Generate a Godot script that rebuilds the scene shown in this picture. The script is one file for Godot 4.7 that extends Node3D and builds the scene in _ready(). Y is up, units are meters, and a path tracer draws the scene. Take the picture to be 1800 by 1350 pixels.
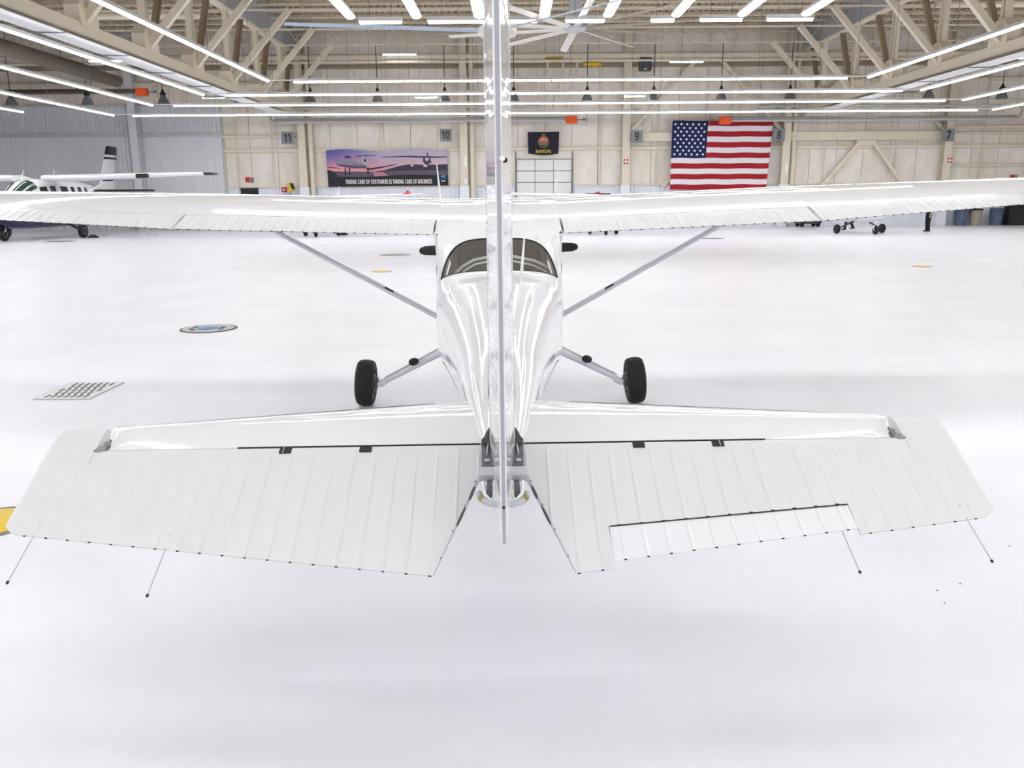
extends Node3D
# Hangar interior seen from behind the tail of a parked high-wing light aircraft.
# World: x right, y up, -z towards the back wall; the photographer stands at x = z = 0.

var M := {}
var used := {}
var rng := RandomNumberGenerator.new()

# ------------------------------------------------------------------ helpers
func mat(key: String, col: Color, rough := 0.5, metal := 0.0, spec := 0.5) -> StandardMaterial3D:
	var m := StandardMaterial3D.new()
	m.resource_name = key
	m.albedo_color = col
	m.roughness = rough
	m.metallic = metal
	m.metallic_specular = spec
	M[key] = m
	return m

func glow(key: String, col: Color, energy: float) -> StandardMaterial3D:
	var m := mat(key, col, 0.5)
	m.emission_enabled = true
	m.emission = col
	m.emission_energy_multiplier = energy
	return m

func S() -> SurfaceTool:
	var st := SurfaceTool.new()
	st.begin(Mesh.PRIMITIVE_TRIANGLES)
	st.set_smooth_group(-1)
	return st

func tri(st: SurfaceTool, a: Vector3, b: Vector3, c: Vector3) -> void:  # counter-clockwise seen from outside
	if (b - a).cross(c - a).length_squared() < 1e-16:
		return
	st.add_vertex(a); st.add_vertex(c); st.add_vertex(b)

func quad(st: SurfaceTool, a: Vector3, b: Vector3, c: Vector3, d: Vector3) -> void:
	tri(st, a, b, c); tri(st, a, c, d)

func mesh_of(st: SurfaceTool) -> ArrayMesh:
	st.generate_normals()
	return st.commit()

func obj(called: String, st, material: Material, parent: Node = self) -> MeshInstance3D:
	var o := MeshInstance3D.new()
	o.name = numbered(called) if parent == self else called
	o.mesh = mesh_of(st) if st is SurfaceTool else st
	o.material_override = material
	parent.add_child(o, true)
	return o

func numbered(called: String) -> String:
	var n: int = used.get(called, 0)
	used[called] = n + 1
	return called if n == 0 else "%s_%03d" % [called, n]

func tag(o: Node, label: String, category: String, group := "") -> void:
	o.set_meta("label", label)
	o.set_meta("category", category)
	if group:
		o.set_meta("group", group)

func thing(called: String, label: String, category: String, at := Vector3.ZERO, turn := 0.0, group := "") -> Node3D:
	var o := Node3D.new()
	o.name = numbered(called)
	add_child(o)
	o.position = at
	o.rotation.y = turn
	tag(o, label, category, group)
	return o

func setting(called: String) -> Node3D:
	var o := Node3D.new()
	o.name = called
	add_child(o)
	o.set_meta("kind", "structure")
	return o

func box(st: SurfaceTool, c: Vector3, size: Vector3, b := Basis()) -> void:
	var h := size * 0.5
	var p := []
	for k in 8:
		p.append(c + b * Vector3(h.x if k & 1 else -h.x, h.y if k & 2 else -h.y, h.z if k & 4 else -h.z))
	quad(st, p[4], p[5], p[7], p[6]); quad(st, p[1], p[0], p[2], p[3])
	quad(st, p[5], p[1], p[3], p[7]); quad(st, p[0], p[4], p[6], p[2])
	quad(st, p[6], p[7], p[3], p[2]); quad(st, p[0], p[1], p[5], p[4])

func cbox(st: SurfaceTool, c: Vector3, size: Vector3, r: float, b := Basis()) -> void:  # box with chamfered edges
	var h := size * 0.5
	var rings := []
	for yy in [[-h.y, r], [-h.y + r, 0.0], [h.y - r, 0.0], [h.y, r]]:
		var e: float = yy[1]
		var x := h.x - e
		var z := h.z - e
		var ring := PackedVector3Array()
		for v in [Vector3(-x + r, 0, z), Vector3(x - r, 0, z), Vector3(x, 0, z - r), Vector3(x, 0, -z + r), Vector3(x - r, 0, -z), Vector3(-x + r, 0, -z), Vector3(-x, 0, -z + r), Vector3(-x, 0, z - r)]:
			ring.append(c + b * (v + Vector3(0, yy[0], 0)))
		rings.append(ring)
	loft(st, rings, true, true, -1)

func bar(st: SurfaceTool, a: Vector3, b: Vector3, w: float, h: float, up := Vector3.UP) -> void:
	var d := b - a
	var y := d.normalized()
	if absf(y.dot(up)) > 0.98:
		up = Vector3.BACK if absf(y.z) < 0.9 else Vector3.RIGHT
	var x := y.cross(up).normalized()
	var z := x.cross(y)
	box(st, (a + b) * 0.5, Vector3(w, d.length(), h), Basis(x, y, z))

func loft(st: SurfaceTool, rings: Array, cap_a := false, cap_b := false, sg := 0, closed := true) -> void:
	st.set_smooth_group(sg)
	for i in rings.size() - 1:
		var p: PackedVector3Array = rings[i]
		var q: PackedVector3Array = rings[i + 1]
		var n := p.size()
		for j in (n if closed else n - 1):
			var k := (j + 1) % n
			quad(st, p[j], p[k], q[k], q[j])
	st.set_smooth_group(-1)
	for e in [[cap_a, rings[0], true], [cap_b, rings[-1], false]]:
		if e[0]:
			var r: PackedVector3Array = e[1]
			var mid := Vector3.ZERO
			for v in r:
				mid += v
			mid /= r.size()
			for j in r.size():
				var k := (j + 1) % r.size()
				if e[2]:
					tri(st, mid, r[k], r[j])
				else:
					tri(st, mid, r[j], r[k])

func grid(st: SurfaceTool, rows: Array, flip := false, sg := 0) -> void:
	st.set_smooth_group(sg)
	for i in rows.size() - 1:
		var p = rows[i]
		var q = rows[i + 1]
		for j in p.size() - 1:
			if flip:
				quad(st, p[j + 1], q[j + 1], q[j], p[j])
			else:
				quad(st, p[j], q[j], q[j + 1], p[j + 1])
	st.set_smooth_group(-1)

func tube(st: SurfaceTool, pts: Array, radii, sides := 8, caps := true, squash := Vector2.ONE, up0 := Vector3.UP) -> void:
	var rings := []
	for i in pts.size():
		var a: Vector3 = pts[maxi(i - 1, 0)]
		var b: Vector3 = pts[mini(i + 1, pts.size() - 1)]
		var t := (b - a).normalized()
		var up := up0
		if absf(t.dot(up)) > 0.97:
			up = Vector3.BACK if absf(t.z) < 0.9 else Vector3.RIGHT
		var x := t.cross(up).normalized()
		var y := x.cross(t)
		var r: float = radii[i] if radii is Array else radii
		var ring := PackedVector3Array()
		for k in sides:
			var w := -TAU * k / sides
			ring.append(pts[i] + x * cos(w) * r * squash.x + y * sin(w) * r * squash.y)
		rings.append(ring)
	var rev := []
	for r in rings:
		var c: PackedVector3Array = r
		c.reverse()
		rev.append(c)
	loft(st, rev, caps, caps)

func lathe(st: SurfaceTool, prof: Array, at := Vector3.ZERO, b := Basis(), seg := 20, sg := 0) -> void:  # profile of Vector2(radius, height) from bottom to top, turned about y
	var rings := []
	for p in prof:
		var ring := PackedVector3Array()
		for k in seg:
			var w := -TAU * k / seg
			ring.append(at + b * Vector3(cos(w) * maxf(p.x, 1e-4), p.y, sin(w) * maxf(p.x, 1e-4)))
		rings.append(ring)
	loft(st, rings, true, true, sg)

func ball(st: SurfaceTool, c: Vector3, r: float, seg := 10) -> void:
	var prof := []
	for i in 7:
		var w := PI * i / 6.0 - PI / 2
		prof.append(Vector2(cos(w) * r, sin(w) * r))
	lathe(st, prof, c, Basis(), seg)

func text(called: String, words: String, height: float, width: float, at: Vector3, material: Material, parent: Node, bold := true, depth := 0.01) -> MeshInstance3D:
	var f := SystemFont.new()
	f.font_names = PackedStringArray(["Droid Sans"])
	f.font_weight = 700 if bold else 400
	var t := TextMesh.new()
	t.text = words
	t.font = f
	t.font_size = 64
	t.pixel_size = 0.01
	t.depth = 0.2
	t.curve_step = 2.0
	var bb := t.get_aabb()
	var o := MeshInstance3D.new()
	o.name = called
	o.mesh = t
	o.material_override = material
	o.scale = Vector3(width / bb.size.x, height / bb.size.y, depth / bb.size.z)
	o.position = at - (bb.position + bb.size * 0.5) * o.scale
	parent.add_child(o, true)
	return o

const ORD := ["first", "second", "third", "fourth", "fifth", "sixth", "seventh", "eighth", "ninth", "tenth", "eleventh", "twelfth", "thirteenth", "fourteenth", "fifteenth", "sixteenth", "seventeenth", "eighteenth", "nineteenth", "twentieth"]
func nth(n: int) -> String:  # n from 0
	if n < 20:
		return ORD[n]
	var tens: String = ["twenty", "thirty", "forty", "fifty"][n / 10 - 2 if (n + 1) % 10 else (n + 1) / 10 - 2]
	if (n + 1) % 10 == 0:
		return tens.trim_suffix("y") + "ieth"
	return ["twenty", "thirty", "forty", "fifty"][(n + 1) / 10 - 2] + "-" + ORD[(n + 1) % 10 - 1]

# ------------------------------------------------------------------ start
func _ready() -> void:
	rng.seed = 7
	view()
	materials()
	lamps()
	shell()
	wall_back_fittings()
	roof_steel()
	overhead()
	floor_fittings()
	airplane()
	far_aircraft()
	odds_and_ends()

const EXPOSURE := 1.53
const ROW_POWER := 0.35     # light per metre of lamp row
const LAMP_Y := 6.3

func view() -> void:
	var pitch := 0.2232
	var yaw := 0.0034
	var roll := -0.0063
	var fw := Vector3(-sin(yaw) * cos(pitch), -sin(pitch), -cos(yaw) * cos(pitch))
	var rt := Vector3(cos(yaw), 0, -sin(yaw))
	var up := rt.cross(fw)
	var r2 := rt * cos(roll) + up * sin(roll)
	var u2 := up * cos(roll) - rt * sin(roll)
	var cam := Camera3D.new()
	cam.name = "camera"
	cam.transform = Transform3D(Basis(r2, u2, -fw), Vector3(0, 1.9, 0))
	cam.fov = rad_to_deg(2.0 * atan(675.0 / 1449.0))
	cam.near = 0.05
	cam.far = 200.0
	add_child(cam)
	var e := Environment.new()
	e.background_mode = Environment.BG_SKY
	var sky := Sky.new()
	var pm := ProceduralSkyMaterial.new()
	pm.sky_top_color = Color(0.45, 0.55, 0.7)
	pm.sky_horizon_color = Color(0.7, 0.74, 0.8)
	pm.ground_bottom_color = Color(0.3, 0.3, 0.3)
	pm.ground_horizon_color = Color(0.6, 0.6, 0.62)
	sky.sky_material = pm
	e.sky = sky
	e.tonemap_mode = Environment.TONE_MAPPER_LINEAR
	e.tonemap_exposure = EXPOSURE
	e.sdfgi_enabled = true
	e.ssao_enabled = true
	e.ssil_enabled = true
	var we := WorldEnvironment.new()
	we.name = "environment"
	we.environment = e
	add_child(we)

func noise_normal(freq: float, strength: float, size := 512) -> NoiseTexture2D:
	var n := FastNoiseLite.new()
	n.seed = 11
	n.noise_type = FastNoiseLite.TYPE_SIMPLEX_SMOOTH
	n.frequency = freq
	n.fractal_octaves = 2
	var t := NoiseTexture2D.new()
	t.width = size
	t.height = size
	t.seamless = true
	t.as_normal_map = true
	t.bump_strength = strength
	t.noise = n
	return t

func noise_tint(freq: float, a: Color, b: Color, size := 512, sd := 3) -> NoiseTexture2D:
	var n := FastNoiseLite.new()
	n.seed = sd
	n.frequency = freq
	n.fractal_octaves = 4
	var t := NoiseTexture2D.new()
	t.width = size
	t.height = size
	t.seamless = true
	var g := Gradient.new()
	g.set_color(0, a)
	g.set_color(1, b)
	t.color_ramp = g
	t.noise = n
	return t

func materials() -> void:
	var p := mat("white_paint", Color(0.915, 0.918, 0.925), 0.055, 0.0, 0.5)
	p.normal_enabled = true
	p.normal_texture = noise_normal(0.012, 1.2)
	p.normal_scale = 0.10
	p.uv1_triplanar = true
	p.uv1_scale = Vector3(0.9, 0.9, 0.9)
	var p2 := mat("white_skin", Color(0.895, 0.897, 0.90), 0.16, 0.0, 0.5)
	p2.normal_enabled = true
	p2.normal_texture = p.normal_texture
	p2.normal_scale = 0.06
	p2.uv1_triplanar = true
	p2.uv1_scale = Vector3(1.3, 1.3, 1.3)
	var p3 := mat("white_satin", Color(0.855, 0.855, 0.855), 0.32, 0.0, 0.4)
	p3.normal_enabled = true
	p3.normal_texture = p.normal_texture
	p3.normal_scale = 0.06
	p3.uv1_triplanar = true
	p3.uv1_scale = Vector3(1.3, 1.3, 1.3)
	var f := mat("epoxy", Color(0.935, 0.935, 0.955), 0.3, 0.0, 0.5)
	f.albedo_texture = noise_tint(0.01, Color(0.955, 0.955, 0.96), Color(1, 1, 1))
	f.uv1_triplanar = true
	f.uv1_world_triplanar = true
	f.uv1_scale = Vector3(0.09, 0.09, 0.09)
	mat("epoxy_rough", Color(0.9, 0.9, 0.93), 0.5)
	var w := mat("cream_panel", Color(0.94, 0.915, 0.885), 0.6)
	w.albedo_texture = noise_tint(0.008, Color(0.93, 0.92, 0.90), Color(1, 1, 1), 512, 9)
	w.uv1_triplanar = true
	w.uv1_world_triplanar = true
	w.uv1_scale = Vector3(0.3, 0.12, 0.3)
	var w2 := mat("cream_panel_stained", Color(0.92, 0.885, 0.845), 0.6)
	w2.albedo_texture = w.albedo_texture
	w2.uv1_triplanar = true
	w2.uv1_world_triplanar = true
	w2.uv1_scale = Vector3(0.5, 0.1, 0.5)
	mat("seam_brown", Color(0.62, 0.56, 0.48), 0.8)
	mat("cream_steel", Color(0.86, 0.82, 0.74), 0.5)
	mat("cream_joist", Color(0.80, 0.74, 0.64), 0.6)
	mat("tan_shade_steel", Color(0.60, 0.53, 0.44), 0.6)
	mat("deck_cream", Color(0.66, 0.60, 0.515), 0.7)
	mat("liner", Color(0.85, 0.85, 0.87), 0.45)
	mat("wainscot", Color(0.88, 0.89, 0.92), 0.45)
	mat("pipe_grey", Color(0.74, 0.73, 0.72), 0.45)
	mat("curtain_grey", Color(0.66, 0.67, 0.69), 0.8)
	mat("fixture_white", Color(0.86, 0.86, 0.86), 0.4)
	mat("reflector", Color(0.90, 0.90, 0.90), 0.5)
	mat("dark_grey", Color(0.25, 0.26, 0.28), 0.5)
	mat("mid_grey", Color(0.45, 0.46, 0.48), 0.5)
	mat("light_grey", Color(0.74, 0.75, 0.77), 0.4)
	mat("bay_grey", Color(0.36, 0.37, 0.40), 0.5)
	mat("black", Color(0.035, 0.035, 0.04), 0.5)
	mat("black_gloss", Color(0.03, 0.03, 0.035), 0.2)
	mat("rubber", Color(0.06, 0.058, 0.06), 0.65)
	mat("alloy", Color(0.75, 0.75, 0.76), 0.3, 0.9)
	mat("alloy_dull", Color(0.62, 0.62, 0.63), 0.45, 0.6)
	mat("primer", Color(0.66, 0.62, 0.28), 0.6)
	mat("strut_grey", Color(0.87, 0.875, 0.89), 0.25, 0.0, 0.5)
	mat("headliner", Color(0.23, 0.21, 0.18), 0.9)
	mat("cabin_dark", Color(0.06, 0.055, 0.05), 0.8)
	mat("trim_white", Color(0.92, 0.92, 0.9), 0.4)
	mat("blue_deco", Color(0.08, 0.30, 0.72), 0.3)
	mat("navy", Color(0.04, 0.06, 0.24), 0.2)
	mat("navy_dark", Color(0.06, 0.07, 0.11), 0.3)
	mat("orange", Color(0.94, 0.36, 0.12), 0.5)
	mat("red", Color(0.74, 0.10, 0.10), 0.5)
	mat("alarm_red", Color(0.86, 0.46, 0.48), 0.4)
	mat("yellow", Color(0.93, 0.80, 0.25), 0.5)
	mat("valve_yellow", Color(0.82, 0.70, 0.12), 0.5)
	mat("ring_metal", Color(0.52, 0.52, 0.51), 0.4, 0.5)
	mat("plate_metal", Color(0.66, 0.66, 0.67), 0.35, 0.6)
	mat("sign_grey", Color(0.50, 0.51, 0.52), 0.6)
	mat("duct_brown", Color(0.42, 0.38, 0.34), 0.6)
	mat("fan_white", Color(0.90, 0.88, 0.85), 0.4)
	mat("fan_blue", Color(0.70, 0.78, 0.86), 0.35)
	mat("bin_blue", Color(0.30, 0.36, 0.46), 0.6)
	mat("bin_tan", Color(0.62, 0.58, 0.53), 0.6)
	mat("trousers", Color(0.04, 0.04, 0.06), 0.85)
	mat("shirt", Color(0.75, 0.77, 0.80), 0.85)
	mat("skin", Color(0.78, 0.58, 0.47), 0.55)
	mat("hair", Color(0.14, 0.10, 0.07), 0.7)
	mat("door_white", Color(0.90, 0.90, 0.89), 0.45)
	mat("door_line", Color(0.35, 0.35, 0.36), 0.6)
	mat("edge_shade_grey", Color(0.66, 0.66, 0.68), 0.45)
	mat("olive", Color(0.42, 0.40, 0.31), 0.5, 0.3)
	mat("teal", Color(0.20, 0.62, 0.66), 0.4)
	mat("cobalt", Color(0.15, 0.30, 0.78), 0.4)
	var g := mat("cabin_glass", Color(0.80, 0.78, 0.73, 0.15), 0.03, 0.0, 0.5)
	g.transparency = BaseMaterial3D.TRANSPARENCY_ALPHA
	var g2 := mat("green_glass", Color(0.03, 0.24, 0.17, 0.8), 0.05)
	g2.transparency = BaseMaterial3D.TRANSPARENCY_ALPHA
	var dc := mat("smoke_glass", Color(0.06, 0.07, 0.08), 0.08)
	dc.metallic_specular = 0.5
	glow("lamp_soft", Color(0.985, 0.99, 1.0), 5.0)
	glow("lamp", Color(0.985, 0.99, 1.0), 9.0)

# ------------------------------------------------------------------ lamps
# A lamp row: one housing, lamp segments end to end, hangers, and an area light of the same size just under the lamps.
var seg_mesh := {}
func lamp_row(a: Vector3, b: Vector3, label: String, group: String, width := 0.125, seg := 1.4, energy := 1.0, hang := true, lamp := "lamp") -> void:
	var d := b - a
	var along_x := absf(d.x) > absf(d.z)
	var mid := (a + b) * 0.5
	var t := thing("lamp_row", label, "strip light", mid, 0.0, group)
	var n := maxi(1, roundi(d.length() / seg))
	var l := d.length() / n
	var key := "%.3f %.3f %s" % [l, width, along_x]
	if not seg_mesh.has(key):
		var st := S()
		var ring_a := PackedVector3Array()
		var ring_b := PackedVector3Array()
		for k in 7:
			var w := PI * k / 6.0
			ring_a.append(Vector3(-l / 2 + 0.03, -sin(w) * 0.06, cos(w) * width / 2))
			ring_b.append(Vector3(l / 2 - 0.03, -sin(w) * 0.06, cos(w) * width / 2))
		loft(st, [ring_b, ring_a], true, true, 0)
		seg_mesh[key] = mesh_of(st)
	for k in n:
		var o := obj("lamp_tube", seg_mesh[key], M[lamp], t)
		var off := -d.length() / 2 + l * (k + 0.5)
		o.position = Vector3(off, 0, 0) if along_x else Vector3(0, 0, off)
		if not along_x:
			o.rotation.y = PI / 2
	var st2 := S()
	var sz := Vector3(d.length(), 0.09, width * 0.8) if along_x else Vector3(width * 0.8, 0.09, d.length())
	box(st2, Vector3(0, 0.052, 0), sz)
	var lip := Vector3(d.length(), 0.012, width * 1.15) if along_x else Vector3(width * 1.15, 0.012, d.length())
	box(st2, Vector3(0, 0.008, 0), lip)
	obj("housing", st2, M.fixture_white, t)
	if hang:
		var m := maxi(2, roundi(d.length() / 4.2))
		for k in m:
			var st3 := S()
			var off := d.length() * ((k + 0.5) / m - 0.5)
			var p := Vector3(off, 0.09, 0) if along_x else Vector3(0, 0.09, off)
			bar(st3, p, p + Vector3(0, 10.3 - mid.y - 0.09, 0), 0.012, 0.012)
			obj("hanger_wire", st3, M.mid_grey, t)
	var al := AreaLight3D.new()
	al.name = "row_light"
	al.area_size = Vector2(d.length(), width) if along_x else Vector2(width, d.length())
	al.light_color = Color(0.965, 0.98, 1.0)
	al.light_energy = ROW_POWER * energy * d.length()
	al.area_range = 90.0
	al.area_attenuation = 2.0
	al.shadow_enabled = true
	t.add_child(al)
	al.position = Vector3(0, -0.075, 0)
	al.rotation.x = -PI / 2

const NEAR_Z := 9.0
func lamps() -> void:
	var cx := 2.1
	var half := [11.5, 15.5, 19.4, 23.5]
	var dz := [-33.6, -37.7, -41.7, -46.4]
	var nm := ["innermost", "second", "third", "outermost"]
	for k in 4:
		lamp_row(Vector3(cx - half[k] + 0.9, LAMP_Y, dz[k]), Vector3(cx + half[k] - 0.7, LAMP_Y, dz[k]), "white lamp row across the hangar, %s of four long level lines of light" % ["highest", "second highest", "third highest", "lowest"][k], "lamp rows across the hangar", 0.125, 1.4, 2.4)
		for s in [-1, 1]:
			var x: float = cx + half[k] * s
			lamp_row(Vector3(x, LAMP_Y, dz[k] + 0.2), Vector3(x, LAMP_Y, NEAR_Z), "white lamp row running to the back on the %s, %s" % ["left" if s < 0 else "right", ["the steepest line of light", "just under the truss", "second line below the truss", "third line below the truss"][k]], "lamp rows running to the back", 0.125, 1.4, 1.35, k != 1)
			# thin conduit that links the corner of two rows
			var st := S()
			tube(st, [Vector3(x - s * (0.86 if s < 0 else 0.66), LAMP_Y + 0.05, dz[k]), Vector3(x - s * 0.3, LAMP_Y + 0.05, dz[k]), Vector3(x, LAMP_Y + 0.05, dz[k] + 0.17)], 0.025, 6)
			var c := obj("conduit", st, M.fixture_white)
			tag(c, "thin conduit joining two lamp rows at a corner, %s %s" % [["topmost", "second", "third", "lowest"][k], "on the left" if s < 0 else "on the right"], "conduit", "corner conduits of the lamp rows")
	for s in [-1, 1]:
		lamp_row(Vector3(cx + 27.2 * s, LAMP_Y, -44.2), Vector3(cx + 27.2 * s, LAMP_Y, NEAR_Z), "short lowest white lamp row running off the %s edge of the photo" % ["left" if s < 0 else "right"], "lamp rows running to the back", 0.125, 1.4, 2.6)
	for s in [-1, 1]:  # unseen outer rows, added to brighten the walls at the sides
		lamp_row(Vector3(cx + 31.2 * s, LAMP_Y, -45.5), Vector3(cx + 31.2 * s, LAMP_Y, NEAR_Z), "unseen lamp row added to brighten the side bay, out of view on the %s" % ["left", "", "right"][s + 1], "lamp rows running to the back", 0.125, 1.4, 2.6)
	for k in 2:  # unseen rows added behind the camera to lift the foreground
		lamp_row(Vector3(cx - half[k] + 0.9, LAMP_Y, 9.6 + k * 3.2), Vector3(cx + half[k] - 0.7, LAMP_Y, 9.6 + k * 3.2), "unseen lamp row added behind the photographer to fill the foreground, %s" % ["nearer one", "farther one"][k], "lamp rows across the hangar", 0.125, 1.4, 2.0)
	var sx := [-4.05, -2.4, -0.84, 0.79, 2.38, 4.08, 5.72, 7.3]
	for k in 8:
		lamp_row(Vector3(sx[k], LAMP_Y, -22.1), Vector3(sx[k], LAMP_Y, -19.3), "bright double lamp row overhead at the top edge, %s of eight from the left" % nth(k), "double lamp rows overhead", 0.24, 1.4, 0.3, true, "lamp_soft")
	var over := [-18.5, -14.3, -7.9, -7.2, -3.2, -0.3, 2.6, 5.5, 8.4]  # unseen rows placed for reflections on the aircraft and to fill its shade
	for k in 9:
		lamp_row(Vector3(-5.4, LAMP_Y, over[k]), Vector3(9.0, LAMP_Y, over[k]), "unseen lamp row over the aircraft placed for reflections and fill, %s from the back" % nth(k), "unseen lamp rows over the aircraft", 0.2, 1.4, 0.45 if k < 2 else 0.7, true, "lamp_soft")
	var tx := [[-3.93, -2.81], [-2.18, -0.73], [-0.08, 0.64], [1.33, 2.36], [3.51, 4.13], [4.76, 5.86], [6.47, 7.66]]
	for k in 7:
		var xa: float = tx[k][0]
		var xb: float = tx[k][1]
		lamp_row(Vector3(xa, LAMP_Y - 0.02, -22.55), Vector3(xb, LAMP_Y - 0.02, -22.55), "short lit lamp crossing the ends of the double rows, %s from the left" % nth(k), "short lamps across the double rows", 0.16, 1.4, 0.8)
	# short fixtures below the roof in front of the back wall
	var shorts := [[-7.36, -5.45, 9.79, -49.5], [8.86, 10.77, 9.3, -49.5], [6.3, 7.55, 7.47, -49.5], [-5.62, -4.28, 7.48, -49.5], [-17.75, -16.46, 7.55, -49.5], [-24.0, -23.4, 9.55, -49.5], [-22.75, -22.1, 9.55, -49.5], [20.1, 21.15, 7.44, -49.5], [24.77, 26.17, 8.7, -45.0]]
	var where := ["above the banner, near the roof", "above the striped flag, near the roof", "right of the navy flag, touching the second lamp row", "above the right half of the banner", "at the left end of the second lamp row", "high on the left, left one of a close pair", "high on the left, right one of a close pair", "under the right end of the second lamp row", "high at the far right beside the truss"]
	for k in shorts.size():
		var s2 = shorts[k]
		lamp_row(Vector3(s2[0], s2[2], s2[3]), Vector3(s2[1], s2[2], s2[3]), "short lit strip lamp " + where[k], "short strip lamps by the back wall", 0.2, 2.0, 0.8)

# ------------------------------------------------------------------ hangar shell
const X0 := -34.0
const X1 := 38.5
const ZB := -53.0
const ZF := 15.0
const ROOF := 11.75
const COLS := [-23.2, -12.95, -3.04, 6.9, 16.7, 26.6]

func shell() -> void:
	var fl := setting("floor")
	var st := S()
	box(st, Vector3((X0 + X1) / 2, -0.15, (ZB + ZF) / 2), Vector3(X1 - X0, 0.3, ZF - ZB))
	obj("slab", st, M.epoxy, fl)
	var wl := setting("wall_left")
	st = S()
	box(st, Vector3(X0 - 0.15, ROOF / 2, (ZB + ZF) / 2), Vector3(0.3, ROOF, ZF - ZB + 0.6))
	obj("wall_sheet", st, M.liner, wl)
	var wr := setting("wall_right")
	st = S()
	box(st, Vector3(X1 + 0.15, ROOF / 2, (ZB + ZF) / 2), Vector3(0.3, ROOF, ZF - ZB + 0.6))
	obj("wall_sheet", st, M.cream_panel, wr)
	var wf := setting("wall_front")
	st = S()
	box(st, Vector3((X0 + X1) / 2, ROOF / 2, ZF + 0.15), Vector3(X1 - X0, ROOF, 0.3))
	obj("wall_sheet", st, M.wainscot, wf)
	# ceiling: a fluted deck
	var ce := setting("ceiling")
	st = S()
	var x := X0
	var pitch := 0.36
	while x < X1:
		var p := [Vector3(x, ROOF, 0), Vector3(x + 0.16, ROOF, 0), Vector3(x + 0.20, ROOF + 0.09, 0), Vector3(x + 0.32, ROOF + 0.09, 0), Vector3(x + 0.36, ROOF, 0)]
		for k in 4:
			var a: Vector3 = p[k]
			var b: Vector3 = p[k + 1]
			quad(st, a + Vector3(0, 0, ZB), b + Vector3(0, 0, ZB), b + Vector3(0, 0, ZF), a + Vector3(0, 0, ZF))
		x += pitch
	box(st, Vector3((X0 + X1) / 2, ROOF + 0.2, (ZB + ZF) / 2), Vector3(X1 - X0 + 0.6, 0.16, ZF - ZB + 0.6))
	obj("roof_deck", st, M.deck_cream, ce)

func ribbed(st: SurfaceTool, xa: float, xb: float, ya: float, yb: float, z: float, pitch: float, h: float) -> void:
	var x := xa
	while x < xb - 0.01:
		var e := minf(x + pitch, xb)
		var w := e - x
		var p := [Vector2(x, 0), Vector2(x + w * 0.5, 0), Vector2(x + w * 0.62, h), Vector2(x + w * 0.88, h), Vector2(e, 0)]
		for k in 4:
			quad(st, Vector3(p[k].x, ya, z + p[k].y), Vector3(p[k + 1].x, ya, z + p[k + 1].y), Vector3(p[k + 1].x, yb, z + p[k + 1].y), Vector3(p[k].x, yb, z + p[k].y))
		x = e

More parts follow.
